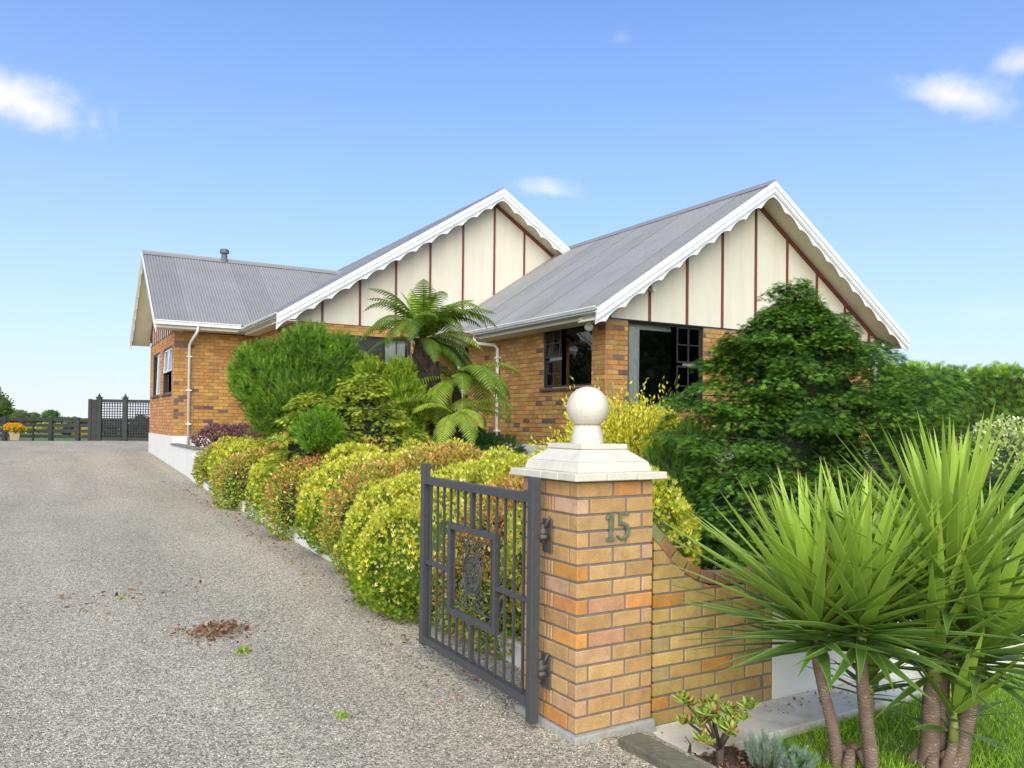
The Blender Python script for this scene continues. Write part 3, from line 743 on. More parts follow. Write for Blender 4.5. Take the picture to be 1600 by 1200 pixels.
# boxed ends of the gables
for fn, ua, ub, z0, f, back in ((RW, 7.85, 8.384, 3.402, RG, -.05), (RW, 15.536, 16.06, 3.402, RG, -6.5), (MIDF, 4.31, 4.594, 3.80, MG, -.05)):
    b = hb(fn)
    vs = [(ua, -.004, z0), (ub, -.004, z0), (ub, -.004, max(z0 + .01, f(ub) - TH)), (ua, -.004, max(z0 + .01, f(ua) - TH))]
    vs += [(x, back, z) for x, _, z in vs]
    b.add(vs, [(0, 1, 2, 3), (4, 7, 6, 5), (0, 4, 5, 1), (2, 6, 7, 3), (1, 5, 6, 2), (0, 3, 7, 4)]); b.build('boxed_eave', M['cream'], house)

# downpipes
def downpipe(pts, label, brackets, nrm):
    d = hb(); d.tube(pts, .036, 12); o = d.build('downpipe', M['white'], house, smooth=True); o['label'] = label
    x, y = pts[-1][0], pts[-1][1]
    for z in brackets:
        b = hb(); b.box(x - .06 if nrm == 'y' else x - .045, x + .06 if nrm == 'y' else x + .075, y - .045 if nrm == 'y' else y - .07, y + .075 if nrm == 'y' else y + .07, z, z + .03); b.build('bracket', M['white'], o)
downpipe([(3.28, 21.19, 3.95), (3.28, 21.19, 3.82), (3.20, 21.62, 3.60), (3.18, 21.77, 3.50), (3.18, 21.77, 1.02)], 'white downpipe beside the end corner of the garage wing', [3.2, 2.35, 1.5], 'y')
downpipe([(7.87, 15.22, 3.50), (7.87, 15.22, 3.37), (7.93, 15.20, 3.31), (8.27, 15.08, 3.29), (8.34, 15.05, 3.21), (8.34, 15.05, .95)], 'cream downpipe on the side wall', [3.0, 2.2, 1.45], 'x')
downpipe([(15.6, 11.05, 3.42), (15.56, 11.22, 3.3), (15.56, 11.22, 1.0)], 'white downpipe at the far right corner', [2.5], 'y')
# porch post with base
b = hb(); b.box(8.20, 8.30, 16.60, 16.70, 1.25, 3.40); o = b.build('porch_post', M['white'], house, bevel=.008)
hb().box(8.16, 8.34, 16.56, 16.74, 1.25, 1.34).build('post_base', M['white'], o); hb().box(8.17, 8.33, 16.57, 16.73, 3.30, 3.395).build('post_capital', M['white'], o)
# fittings
b = hb(); r_ = .075; b.lathe([(r_ * math.sin(t), 3.305 - r_ * math.cos(t)) for t in [.05 + i * 3.0 / 12 for i in range(13)]], 20, 8.12, 11.42)
o = b.build('globe_light', M['globe'], house, smooth=True); hb().lathe([(.045, 3.36), (.045, 3.40)], 16, 8.12, 11.42).build('light_fitting', M['offwhite'], o)
b = hb(RW); b.tube([(9.37, .0, 4.05), (9.37, .08, 4.05)], .035, 10); o = b.build('wall_light', M['offwhite'], house); hb(RW).tube([(9.37, .08, 4.05), (9.37, .12, 4.05)], .05, 12).build('lamp_lens', M['globe'], o)
b = hb(RW); b.tube([(8.14, .44, 3.57), (8.14, .36, 3.57)], .022, 10); o = b.build('security_camera', M['black'], house); hb(RW).box(8.11, 8.17, .30, .37, 3.55, 3.60).build('camera_body', M['white'], o)
b = hb(RW); b.box(14.62, 14.75, .02, .10, 3.98, 4.05); o = b.build('floodlight', M['black'], house); hb(RW).box(14.66, 14.71, 0, .02, 3.94, 4.0).build('lamp_arm', M['white'], o)
# ================================================================ GATE PILLAR
PRZ = .0215
pil = empty('gate_pillar', (2.385, 3.435, 0.0), PRZ)
tag(pil, 'square buff brick gate pillar with the number 15, a stepped white cap and a ball finial', 'pillar')
PW, PD = .505, .53
PC = [((.48, .275, .110), 34), ((.51, .310, .130), 30), ((.48, .285, .145), 14), ((.57, .25, .08), 8), ((.58, .27, .07), 6), ((.50, .26, .14), 5), ((.55, .34, .20), 6)]
MB().box(.006, PW - .006, .006, PD - .006, -.1, 1.335).build('core', M['mortar'], pil)
b = MB(); b.add([(-.035, -.045, -.12), (PW + .02, -.04, -.12), (PW + .02, PD + .05, -.12), (-.04, PD + .05, -.12), (-.02, -.03, .035), (PW + .01, -.022, .035), (PW + .01, PD + .03, .035), (-.022, PD + .03, .035)],
                [(0, 1, 2, 3), (4, 7, 6, 5), (0, 4, 5, 1), (1, 5, 6, 2), (2, 6, 7, 3), (3, 7, 4, 0)])
b.build('footing', M['footing'], pil, bevel=.008)
bcm = {}
def block(l, d, h, mt='brick1', e=.0035):
    k = (round(l, 3), round(d, 3), round(h, 3), mt)
    if k not in bcm:
        bm = bmesh.new(); bmesh.ops.create_cube(bm, size=1)
        for v in bm.verts: v.co = Vector((v.co.x * l, v.co.y * d, v.co.z * h))
        bmesh.ops.bevel(bm, geom=bm.edges[:], offset=e, segments=1, profile=.5, affect='EDGES')
        me = bpy.data.meshes.new('brick'); bm.to_mesh(me); bm.free(); me.materials.append(M[mt]); bcm[k] = me
    return bcm[k]
def pillar_brick(x0, x1, y0, y1, z0, z1):
    me = block(x1 - x0, y1 - y0, z1 - z0); j = lambda a: random.uniform(-a, a)
    inst(me, 'brick', pil, ((x0 + x1) / 2 + j(.0012), (y0 + y1) / 2 + j(.0012), (z0 + z1) / 2), rot=(j(.004), j(.004), j(.004)), color=brick_col(PC))
CH = (1.333 - .037) / 15.0
for k in range(15):
    z0 = .037 + k * CH + .004; z1 = z0 + CH - .0125; T = .07
    if k % 2 == 0:   # long corner brick on the front face
        xs = [(0, .228), (.241, .423), (.436, PW)]
        for a, c in xs[:2]: pillar_brick(a, c, 0, T, z0, z1)
        pillar_brick(xs[2][0], PW, 0, .23, z0, z1)
        for y0, y1 in ((.08, .30), (.31, PD)): pillar_brick(0, T, y0, y1, z0, z1)
        pillar_brick(PW - T, PW, .24, PD, z0, z1); pillar_brick(.08, PW - T - .01, PD - T, PD, z0, z1)
    else:
        pillar_brick(0, T, 0, .215, z0, z1)
        for a, c in ((.083, .313), (.326, PW)): pillar_brick(a, c, 0, T, z0, z1)
        pillar_brick(0, T, .225, .245, z0, z1); pillar_brick(0, T, .255, .275, z0, z1); pillar_brick(0, T, .285, PD, z0, z1)
        pillar_brick(PW - T, PW, .08, .30, z0, z1); pillar_brick(PW - T, PW, .31, PD, z0, z1); pillar_brick(.08, PW - T - .01, PD - T, PD, z0, z1)
# cap
cx, cy = PW / 2, PD / 2
def frustum(hx0, hy0, z0, hx1, hy1, z1):
    b = MB(); b.add([(cx - hx0, cy - hy0, z0), (cx + hx0, cy - hy0, z0), (cx + hx0, cy + hy0, z0), (cx - hx0, cy + hy0, z0), (cx - hx1, cy - hy1, z1), (cx + hx1, cy - hy1, z1), (cx + hx1, cy + hy1, z1), (cx - hx1, cy + hy1, z1)],
                    [(3, 2, 1, 0), (4, 5, 6, 7), (0, 1, 5, 4), (1, 2, 6, 5), (2, 3, 7, 6), (3, 0, 4, 7)]); return b
def cap_tile(x0, x1, y0, y1, z0, z1):
    inst(block(x1 - x0, y1 - y0, z1 - z0, 'capstone', .004), 'cap_tile', pil, ((x0 + x1) / 2, (y0 + y1) / 2, (z0 + z1) / 2 + random.uniform(-.001, .001)))
o_ = .055; x0, x1, y0, y1 = -o_, PW + o_, -o_, PD + o_
for i in range(3):
    a = x0 + (x1 - x0) * i / 3; c = x0 + (x1 - x0) * (i + 1) / 3
    cap_tile(a + .001, c - .001, y0, y0 + .16, 1.336, 1.376); cap_tile(a + .001, c - .001, y1 - .16, y1, 1.336, 1.376)
for i in range(2):
    a = y0 + .161 + (y1 - y0 - .322) * i / 2; c = y0 + .161 + (y1 - y0 - .322) * (i + 1) / 2
    cap_tile(x0, x0 + .16, a, c, 1.336, 1.376); cap_tile(x1 - .16, x1, a, c, 1.336, 1.376)
MB().box(.1, PW - .1, .1, PD - .1, 1.334, 1.372).build('cap_bed', M['capstone'], pil)
frustum(PW / 2 - .004, PD / 2 - .004, 1.3765, PW / 2 - .018, PD / 2 - .018, 1.43).build('cap_step', M['capstone'], pil, bevel=.005)
frustum(PW / 2 - .02, PD / 2 - .02, 1.4305, .150, .155, 1.495).build('cap_slope', M['capstone'], pil, bevel=.004)
frustum(.158, .163, 1.4955, .156, .160, 1.522).build('cap_plate', M['capstone'], pil, bevel=.003)
b = MB(); b.lathe([(.090, 1.522), (.088, 1.56), (.075, 1.622)], 32, cx, cy); b.build('finial_neck', M['capstone'], pil, smooth=False, bevel=.002)
R_ = .1175; zc = 1.722; b = MB(); b.lathe([(R_ * math.sin(t), zc - R_ * math.cos(t)) for t in [.62 + (math.pi - .64) * i / 26 for i in range(27)]], 48, cx, cy)
b.build('finial_ball', M['capstone'], pil, smooth=True)
# number 15, slab-serif, fixed to the front face
def digit(poly_list, name, lab):
    b = MB()
    for p in poly_list: b.prism(p, 1, -.016, -.002)
    o = b.build(name, M['digit'], pil, bevel=.0015); o['label'] = lab; return o
X1, Z0 = .178, 1.018; h = .152
one = [[(X1 + .003, Z0), (X1 + .057, Z0), (X1 + .057, Z0 + .016), (X1 + .003, Z0 + .016)],
       [(X1 + .020, Z0 + .016), (X1 + .042, Z0 + .016), (X1 + .042, Z0 + h), (X1 + .026, Z0 + h), (X1 + .020, Z0 + h - .012)],
       [(X1 + .001, Z0 + h - .038), (X1 + .0195, Z0 + h - .033), (X1 + .0195, Z0 + h - .012), (X1 + .001, Z0 + h - .022)]]
digit(one, 'house_number_digit', 'green-bronze numeral 1')
X5 = X1 + .073
five = [[(X5 + .012, Z0 + h - .017), (X5 + .076, Z0 + h - .020), (X5 + .080, Z0 + h - .001), (X5 + .071, Z0 + h - .001), (X5 + .069, Z0 + h - .006), (X5 + .012, Z0 + h - .002)],
        [(X5 + .012, Z0 + .078), (X5 + .028, Z0 + .082), (X5 + .028, Z0 + h - .0175), (X5 + .012, Z0 + h - .0175)]]
ac = (X5 + .038, Z0 + .048); n = 16
arc = []
angs = [math.radians(a) for a in np.linspace(118, -150, n)]
for i in range(n - 1):
    a0, a1 = angs[i], angs[i + 1]; f0, f1 = i / (n - 1), (i + 1) / (n - 1)
    def pnt(a, r): return (ac[0] + math.cos(a) * r, ac[1] + math.sin(a) * r * 1.02)
    w0 = .011 + .013 * math.sin(math.pi * min(1, f0 * 1.15 + .05)); w1 = .011 + .013 * math.sin(math.pi * min(1, f1 * 1.15 + .05))
    five.append([pnt(a0, .047), pnt(a0, .047 - w0), pnt(a1, .047 - w1), pnt(a1, .047)])
digit(five, 'house_number_digit', 'green-bronze numeral 5')

# ================================================================ IRON GATE
gate = empty('iron_gate', (2.285, 3.70, 0.0), -.012)
tag(gate, 'open charcoal iron gate with upright bars and a filigree medallion, hung on the brick pillar', 'gate')
GL = 1.46; sp = GL / 14
def gb(): return MB(lambda u, v, w: (v, u, w))       # u runs along the gate (+Y), v across
def box_part(name, u0, u1, w0, w1, t, parent=None, bev=.003):
    return gb().box(u0, u1, -t / 2, t / 2, w0, w1).build(name, M['iron'], parent or gate, bevel=bev)
box_part('hinge_stile', -.026, .026, .035, 1.335, .052)
MB().add([(-.026, -.026, 1.3355), (.026, -.026, 1.3355), (.026, .026, 1.3355), (-.026, .026, 1.3355), (0, 0, 1.345)], [(0, 1, 4), (1, 2, 4), (2, 3, 4), (3, 0, 4)]).build('stile_cap', M['iron'], gate)
box_part('latch_stile', GL - .026, GL + .026, .10, 1.345, .052)
box_part('top_rail', .03, GL - .03, 1.205, 1.255, .048)
box_part('bottom_rail', .03, GL - .03, .115, .165, .048)
pu0, pu1, pw0, pw1 = sp * 4 - .012, sp * 10 + .012, .40, .985
for i in range(1, 14):
    u = i * sp; thick = .028 if i == 7 else .014
    if 4 <= i <= 10:
        box_part('bar', u - thick / 2, u + thick / 2, pw1 + .0005, 1.2045, thick, bev=.001); box_part('bar', u - thick / 2, u + thick / 2, .1655, pw0 - .0005, thick, bev=.001)
    else: box_part('bar', u - .007, u + .007, .1655, 1.2045, .014, bev=.001)
box_part('mid_rail', .03, pu0 - .0005, .66, .688, .026); box_part('mid_rail', pu1 + .0005, GL - .03, .66, .688, .026)
fr = box_part('panel_frame', pu0, pu0 + .032, pw0, pw1, .038)
for a in ((pu1 - .032, pu1, pw0, pw1), (pu0 + .0325, pu1 - .0325, pw1 - .038, pw1), (pu0 + .0325, pu1 - .0325, pw0, pw0 + .042)):
    box_part('panel_frame', *a, .038)
# ornament
orn = gb(); iu0, iu1, iw0, iw1 = pu0 + .075, pu1 - .075, pw0 + .085, pw1 - .075
def gt(b, pts, r, n=6): b.tube([(u, 0, w) for u, w in pts], r, n)
gt(orn, [(iu0, iw0), (iu0, iw1)], .005); gt(orn, [(iu1, iw0), (iu1, iw1)], .005); gt(orn, [(iu0, iw0), (iu1, iw0)], .005); gt(orn, [(iu0, iw1), (iu1, iw1)], .005)
for u in (iu0, iu1): gt(orn, [(u, iw1), (u, pw1 - .039)], .004); gt(orn, [(u, pw0 + .043), (u, iw0)], .004)
for u, s_ in ((iu0, -1), (iu1, 1)): gt(orn, [(u, (iw0 + iw1) / 2 + .01), (u + s_ * .043, (iw0 + iw1) / 2 + .01)], .004)
orn.build('inner_frame', M['iron'], gate)
mu, mw = (pu0 + pu1) / 2, (pw0 + pw1) / 2 + .005
def scroll(u, w, r, a0, turns, s_=1, r1=.25):
    n = 18; return [(u + s_ * math.cos(a0 + turns * 2 * math.pi * i / n) * r * (1 - (1 - r1) * i / n), w + math.sin(a0 + turns * 2 * math.pi * i / n) * r * (1 - (1 - r1) * i / n)) for i in range(n + 1)]
for su in (-1, 1):
    for sw in (-1, 1):
        for (du, dw, r, a0, tn) in ((.115, .165, .042, 0, 1.2), (.145, .095, .034, 1.57, -1.2), (.05, .185, .036, 3.14, 1.1), (.075, .135, .026, 0, -1.1)):
            pts = scroll(mu + su * du, mw + sw * dw, r, a0 if sw > 0 else -a0, tn if sw > 0 else -tn, su)
            b = gb(); gt(b, pts, .0042, 5); b.build('scroll', M['iron'], gate, smooth=True)
med = gb(); circ = lambda u, w, r, n=24, e=1.0: [(u + math.cos(2 * math.pi * i / n) * r * e, w + math.sin(2 * math.pi * i / n) * r) for i in range(n + 1)]
gt(med, circ(mu, mw, .128, 36), .007); gt(med, circ(mu, mw, .110, 36), .004); gt(med, circ(mu, mw, .036, 18), .006); gt(med, circ(mu, mw, .014, 10), .010)
for i in range(8):
    a = i * math.pi / 4
    gt(med, circ(mu + math.cos(a) * .072, mw + math.sin(a) * .072, .029, 14), .0042, 5)
    gt(med, circ(mu + math.cos(a + .39) * .088, mw + math.sin(a + .39) * .088, .016, 10), .0042, 5)
    gt(med, [(mu + math.cos(a) * .038, mw + math.sin(a) * .038), (mu + math.cos(a) * .108, mw + math.sin(a) * .108)], .004, 5)
med.build('medallion', M['iron'], gate, smooth=True)
for z in (1.045, .315):
    b = MB(); b.box(.083, .091, -.045, .045, z - .11, z + .07); h_ = b.build('hinge_plate', M['hinge'], gate, bevel=.002)
    b = MB(); b.box(.03, .085, -.018, .018, z - .02, z + .02).tube([(.052, 0, z - .055), (.052, 0, z + .045)], .018, 10)
    b.tube([(.058, -.02, z + .03), (.082, -.03, z + .085)], .007, 6).tube([(.02, -.035, z - .02), (.06, -.035, z - .02)], .013, 8); b.build('hinge_knuckle', M['hinge'], h_, smooth=True)

# ================================================================ CURVED BRICK WING WALL
ww = empty('brick_garden_wall', (2.93, 3.47, -.05), .006)
tag(ww, 'low buff brick garden wall with a concave swept top, beside the gate pillar', 'wall')
WC = [((.48, .31, .10), 26), ((.44, .28, .09), 20), ((.54, .35, .12), 16), ((.50, .22, .05), 9), ((.56, .27, .07), 7), ((.40, .28, .12), 7), ((.42, .30, .10), 10)]
WLx = .925
def top_h(u):   # height of the swept top above the wall's origin
    pts = [(-.02, 1.15), (.08, 1.06), (.18, .955), (.30, .872), (.42, .833), (.57, .823), (1.2, .823)]
    return float(np.interp(u, [p[0] for p in pts], [p[1] for p in pts]))
tu = [i * .03 for i in range(32)] + [WLx - .006]
b = MB(); vs = []
for u in tu:
    for v_ in (.005, .10): vs += [(u, v_, 0), (u, v_, top_h(u) - .075)]
k = len(tu); fs = []
for i in range(k - 1):
    a, c = 4 * i, 4 * i + 4
    fs += [(a, c, c + 1, a + 1), (a + 2, a + 3, c + 3, c + 2), (a + 1, c + 1, c + 3, a + 3)]
fs += [(0, 1, 3, 2), (4 * k - 4, 4 * k - 2, 4 * k - 1, 4 * k - 3)]
b.add(vs, fs); b.build('core', M['mortar'], ww)
MB().box(-.05, WLx + .02, -.03, .12, -.10, .022).build('footing', M['ledge'], ww, bevel=.005)
ch = .0805
for r_ in range(14):
    z0 = .026 + r_ * ch; z1 = z0 + ch - .0125
    u = -.12 if r_ % 2 else -.015
    while u < WLx - .075:
        a, c = max(u, -.01), min(u + .2275, WLx - .078)
        if c - a > .035:
            # cut top to the swept curve
            ha, hc = top_h(a) - .078, top_h(c) - .078
            if z0 < min(ha, hc) - .02 and z1 <= min(ha, hc):
                inst(block(c - a, .07, z1 - z0), 'brick', ww, ((a + c) / 2, .035 + random.uniform(-.001, .001), (z0 + z1) / 2), rot=(0, random.uniform(-.004, .004), 0), color=brick_col(WC))
            elif z0 < max(ha, hc) - .015:
                poly = [(a, z0), (c, z0)]
                if hc > z0: poly.append((c, min(z1, hc)))
                us = [c + (a - c) * i / 8 for i in range(1, 8)]
                for uu in us:
                    hh = min(z1, top_h(uu) - .078)
                    if hh > z0: poly.append((uu, hh))
                if ha > z0: poly.append((a, min(z1, ha)))
                q = MB().prism(poly, 1, 0, .07).build('brick', M['brick1'], ww); q.color = brick_col(WC) + (1,)
        u += .24
    if z1 < top_h(WLx) - .078:
        inst(block(.065, .07, z1 - z0), 'brick', ww, (WLx - .0325, .035, (z0 + z1) / 2), color=brick_col(WC))
# coping: bricks laid on edge along the sweep
s_ = 0; u = -.01
while u < WLx - .02:
    du = .001; z = top_h(u)
    # step along the curve by one coping brick
    L_ = .112; uu = u
    while math.hypot(uu - u, top_h(uu) - z) < L_ and uu < WLx: uu += .004
    zz = top_h(uu); ang = math.atan2(zz - z, uu - u); ln = math.hypot(uu - u, zz - z)
    if ln > .03:
        inst(block(round(ln - .006, 3), .105, .068), 'coping_brick', ww, ((u + uu) / 2 + math.sin(ang) * .036, .047, (z + zz) / 2 - math.cos(ang) * .036), rot=(0, -ang, 0), color=tuple(c * random.uniform(.75, 1.15) for c in (.27, .18, .085)))
    u = uu

# white rendered wall and its ledge
rw = MB(lambda x, y, z: (x - 3.862, y - 3.50, z))
rw.box(3.864, 12.0, 3.478, 3.62, -.12, .62)
o = rw.build('rendered_wall', M['render'], bevel=.006); o.location = (3.862, 3.50, 0)
tag(o, 'low white rendered wall behind the spiky yuccas, continuing from the brick garden wall', 'wall')
b = MB(lambda x, y, z: (x - 2.8, y - 3.2, z))
b.add([(2.78, 3.09, -.13), (12, 3.33, -.13), (12, 3.478, -.13), (2.9, 3.468, -.13), (2.78, 3.09, -.032), (12, 3.33, -.045), (12, 3.478, -.04), (2.9, 3.468, -.028)],
      [(0, 1, 2, 3), (4, 7, 6, 5), (0, 4, 5, 1), (1, 5, 6, 2), (2, 6, 7, 3), (3, 7, 4, 0)])
o = b.build('concrete_ledge', M['ledge'], bevel=.006); o.location = (2.8, 3.2, 0)
tag(o, 'pale concrete mowing ledge along the foot of the brick and white garden walls', 'ledge')
b = MB(); b.box(-.075, .075, -2.4, 0, -.14, .045)
o = b.build('timber_edging', M['timber'], bevel=.008); o.location = (2.625, 3.30, 0); o.rotation_euler = (0, 0, .03)
tag(o, 'weathered green-grey timber sleeper edging between gravel and flower bed', 'edging')

# ================================================================ RETAINING WALL AND PLANTER
b = MB(lambda x, y, z: (x - 2.8, y - 4.2, z)); ys = [4.05, 6, 8.4, 11, 14, 16, 18.36]; vs = []
for y in ys:
    g = drive_z(y)
    vs += [(2.76, y, g - .2), (2.90, y, g - .2), (2.90, y, g + .13), (2.76, y, g + .13)]
fs = []
for i in range(len(ys) - 1):
    a, c = 4 * i, 4 * i + 4
    fs += [(a + j, a + (j + 1) % 4, c + (j + 1) % 4, c + j) for j in range(4)]
fs += [(0, 1, 2, 3), (4 * len(ys) - 4, 4 * len(ys) - 3, 4 * len(ys) - 2, 4 * len(ys) - 1)]
b.add(vs, fs); rwall = b.build('retaining_wall', M['render']); rwall.location = (2.8, 4.2, 0)
tag(rwall, 'low white rendered retaining wall under the golden hedge along the driveway', 'wall')
b = MB(lambda x, y, z: (x - 2.8, y - 4.2, z))
for y0, y1 in zip(ys, ys[1:]):
    n = max(1, int((y1 - y0) / .6))
    for k in range(n):
        a, c = y0 + (y1 - y0) * k / n, y0 + (y1 - y0) * (k + 1) / n - .006; za, zc_ = drive_z(a) + .132, drive_z(c) + .132
        q = MB(lambda x, y, z: (x - 2.8, y - 4.2, z)); q.add([(2.745, a, za), (2.915, a, za), (2.915, c, zc_), (2.745, c, zc_), (2.745, a, za + .03), (2.915, a, za + .03), (2.915, c, zc_ + .03), (2.745, c, zc_ + .03)],
              [(3, 2, 1, 0), (4, 5, 6, 7), (0, 1, 5, 4), (1, 2, 6, 5), (2, 3, 7, 6), (3, 0, 4, 7)]); q.build('coping', M['capstone'] if y0 < 16 else M['capdark'], rwall)
pt_ = empty('raised_planter', (2.8, 18.4, .3))
tag(pt_, 'white rendered raised planter with grey coping at the foot of the garage wing', 'planter')
pb = lambda: MB(lambda x, y, z: (x - 2.8, y - 18.4, z - .3))
pb().box(2.805, 2.95, 18.42, 21.81, 0, .985).build('side_wall', M['render'], pt_); pb().box(2.95, 5.0, 18.42, 18.57, 0, .985).build('front_wall', M['render'], pt_)
pb().box(2.95, 5.0, 18.57, 21.81, .3, .93).build('soil', M['soil'], pt_)
pb().box(3.3, 5.0, 18.30, 18.42, 0, .42).build('step', M['render'], pt_)
for k in range(6):
    a = 18.37 + k * .575; pb().box(2.775, 2.975, a, a + .569, .987, 1.032).build('coping', M['capdark'], pt_, bevel=.006)
for k in range(4):
    a = 2.978 + k * .52; pb().box(a, a + .514, 18.37, 18.60, .987, 1.032).build('coping', M['capdark'], pt_, bevel=.006)
st = empty('solar_light', (2.98, 18.95, 1.0)); tag(st, 'small black solar stake light in the raised planter', 'garden light')
MB().tube([(0, 0, -.05), (0, 0, .14)], .006, 6).build('stake', M['black'], st); MB().lathe([(.02, .12), (.045, .14), (.045, .155), (.01, .17)], 12).build('lamp_head', M['hinge'], st)

# ================================================================ FENCES
def fence_frame(A, B):
    A, B = Vector(A), Vector(B); d = (B - A); d.z = 0; ln = d.length; return math.atan2(d.y, d.x), ln
fa = (-2.6, 43.1); fb = (2.05, 40.4)
ang, ln = fence_frame((*fa, 0), (*fb, 0))
rf = empty('ranch_fence', (fa[0], fa[1], .62), ang); tag(rf, 'long charcoal four-rail ranch fence at the end of the driveway', 'fence')
fz = [0.12, .36, .61, .87]
for u in (0.0, 1.35, 2.85 + .55, 4.6): MB().box(u - .08, u + .08, -.09, .06, -.2, 1.04).build('post', M['fence'], rf)
for a, c in ((0, 1.35), (1.35, 3.4), (3.4, ln)):
    for z in fz: MB().box(a + .08 if a else 0, c - .08, -.05, -.015, z, z + .145).build('rail', M['fence'], rf)
MB().box(2.60, 2.68, -.1, -.06, -.1, .72).build('stake', M['fence'], rf)
rf2 = empty('ranch_fence', (2.3, 41.6, .62), ang); tag(rf2, 'charcoal ranch fence seen through the lattice screen', 'fence')
for u in (1.05, 3.6): MB().box(u - .12, u + .12, -.08, .06, -.2, 1.04).build('post', M['fence'], rf2)
for z in fz: MB().box(0, 4.6, -.05, -.015, z, z + .16).build('rail', M['fence'], rf2)
lf = empty('lattice_screen', (2.02, 40.1, .62), -.30); tag(lf, 'tall charcoal lattice screen with spiked posts beside the garage wing', 'screen')
for u in (.14, 1.20, 2.9):
    p = MB().box(u - .10, u + .10, -.10, .10, -.2, 1.93).build('post', M['fence'], lf)
    MB().box(u - .125, u + .125, -.125, .125, 1.93, 1.96).build('post_cap', M['fence'], p)
    MB().add([(u - .07, -.07, 1.96), (u + .07, -.07, 1.96), (u + .07, .07, 1.96), (u - .07, .07, 1.96), (u, 0, 2.14)], [(0, 1, 4), (1, 2, 4), (2, 3, 4), (3, 0, 4)]).build('post_finial', M['fence'], p)
MB().box(-.28, -.16, -.12, .12, -.2, 1.86).build('post', M['fence'], lf)
for u in (-.10, -.04, .02): MB().box(u - .035, u + .022, -.12, -.09, -.1, 1.84).build('board', M['fence'], lf)
for a, c in ((.24, 1.10), (1.30, 2.80)):
    MB().box(a, c, -.03, .03, 1.72, 1.86).build('rail', M['fence'], lf); MB().box(a, c, -.03, .03, .05, .18).build('rail', M['fence'], lf)
    n = int((c - a) / .115)
    for k in range(1, n + 1):
        u = a + (c - a) * k / (n + 1); MB().box(u - .018, u + .018, -.022, -.004, .18, 1.72).build('lattice_slat', M['fence'], lf)
    z = .29
    while z < 1.70: MB().box(a, c, .002, .020, z - .018, z + .018).build('lattice_slat', M['fence'], lf); z += .115
# ================================================================ PLANTS
def plant(name, loc, label, cat, group=None):
    o = empty(name, loc); tag(o, label, cat, group); return o
def at0(parts, loc):
    V, F, C = parts; return V - np.array(loc), F, C
def trunk_mesh(name, mat_, parent, pts, rs, n=8):
    b = MB(); b.tube(pts, rs, n); return b.build(name, M[mat_], parent, smooth=True)

def clumpify(cens, rads, m_, fr=.32, seed=0, lower=-.5, out=.86):
    """add m_ smaller lobes on the surface of the ellipsoids"""
    r = np.random.RandomState(seed); cens = np.array(cens, float); rads = np.array(rads, float); C, Rr = [*cens], [*rads]
    for i in range(m_):
        w = r.randint(len(cens)); z = r.uniform(lower, 1); a = r.uniform(0, 6.283); q = math.sqrt(1 - z * z); s_ = np.array([q * math.cos(a), q * math.sin(a), z])
        C.append(cens[w] + s_ * rads[w] * out); k = fr * r.uniform(.6, 1.3); Rr.append(np.full(3, rads[w].mean() * k) * np.array([1, 1, 1.1]))
    return np.array(C), np.array(Rr)
# --- golden dwarf conifer mounds along the driveway
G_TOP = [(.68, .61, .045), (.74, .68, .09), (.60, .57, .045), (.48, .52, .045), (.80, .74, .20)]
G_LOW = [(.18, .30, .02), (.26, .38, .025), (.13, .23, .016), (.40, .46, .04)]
def golden(cens, rads, n, label, size=.06, seed=1, loc=None, low=.35, name='golden_conifer_mound', group='golden conifer mounds along the driveway', cat='shrub', bump=.07):
    cens = np.array(cens, float); rads = np.array(rads, float); loc = loc or (float(cens[0][0]), float(cens[0][1]), float(drive_z(cens[0][1])) + .1)
    root = plant(name, loc, label, cat, group); cens0, rads0 = cens, rads
    cens, rads = clumpify(cens, rads, 26 * len(cens), .24, seed, -.6, .88)
    P, Nn, d = lumpy(cens, rads, n, bump=bump, k=3.2, seed=seed, depth=.13, lower=-.85, n0=len(cens0))
    keep = P[:, 2] > [drive_z(y) - .02 for y in P[:, 1]]; P, Nn, d = P[keep], Nn[keep], d[keep]
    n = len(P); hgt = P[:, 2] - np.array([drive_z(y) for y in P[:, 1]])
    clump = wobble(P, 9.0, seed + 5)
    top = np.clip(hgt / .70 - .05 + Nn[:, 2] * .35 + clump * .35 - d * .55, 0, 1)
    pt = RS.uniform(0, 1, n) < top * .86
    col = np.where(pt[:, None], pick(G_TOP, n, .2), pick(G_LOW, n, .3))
    D = norm(Nn * .45 + np.array([0, 0, .75]) + RS.normal(size=(n, 3)) * .55)
    R = frames(D); parts = scatter(*T_TRI, P, R, size * RS.uniform(.6, 1.25, n) * (1 + clump * .2), col, None)
    V, F, C = at0(parts, loc); np_mesh('foliage', V, F, M['leaf'], C, root)
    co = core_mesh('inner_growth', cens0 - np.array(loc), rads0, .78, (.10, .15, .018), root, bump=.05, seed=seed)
    trunk_mesh('stem', 'bark', root, [(0, 0, -.15), (0, 0, .3)], [.05, .03])
    return root
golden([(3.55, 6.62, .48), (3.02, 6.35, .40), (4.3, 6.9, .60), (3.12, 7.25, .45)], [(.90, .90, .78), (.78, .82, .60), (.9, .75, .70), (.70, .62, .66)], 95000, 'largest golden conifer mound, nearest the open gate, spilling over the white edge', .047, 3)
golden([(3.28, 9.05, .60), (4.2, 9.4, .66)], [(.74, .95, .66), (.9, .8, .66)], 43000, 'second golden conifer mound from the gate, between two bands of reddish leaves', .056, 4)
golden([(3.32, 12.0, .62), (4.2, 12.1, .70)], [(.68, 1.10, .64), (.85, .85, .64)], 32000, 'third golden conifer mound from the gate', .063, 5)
golden([(3.32, 15.5, .68), (4.1, 15.5, .72)], [(.66, 1.25, .60), (.8, .9, .60)], 30000, 'farthest golden conifer mound, next to the white planter', .064, 6)
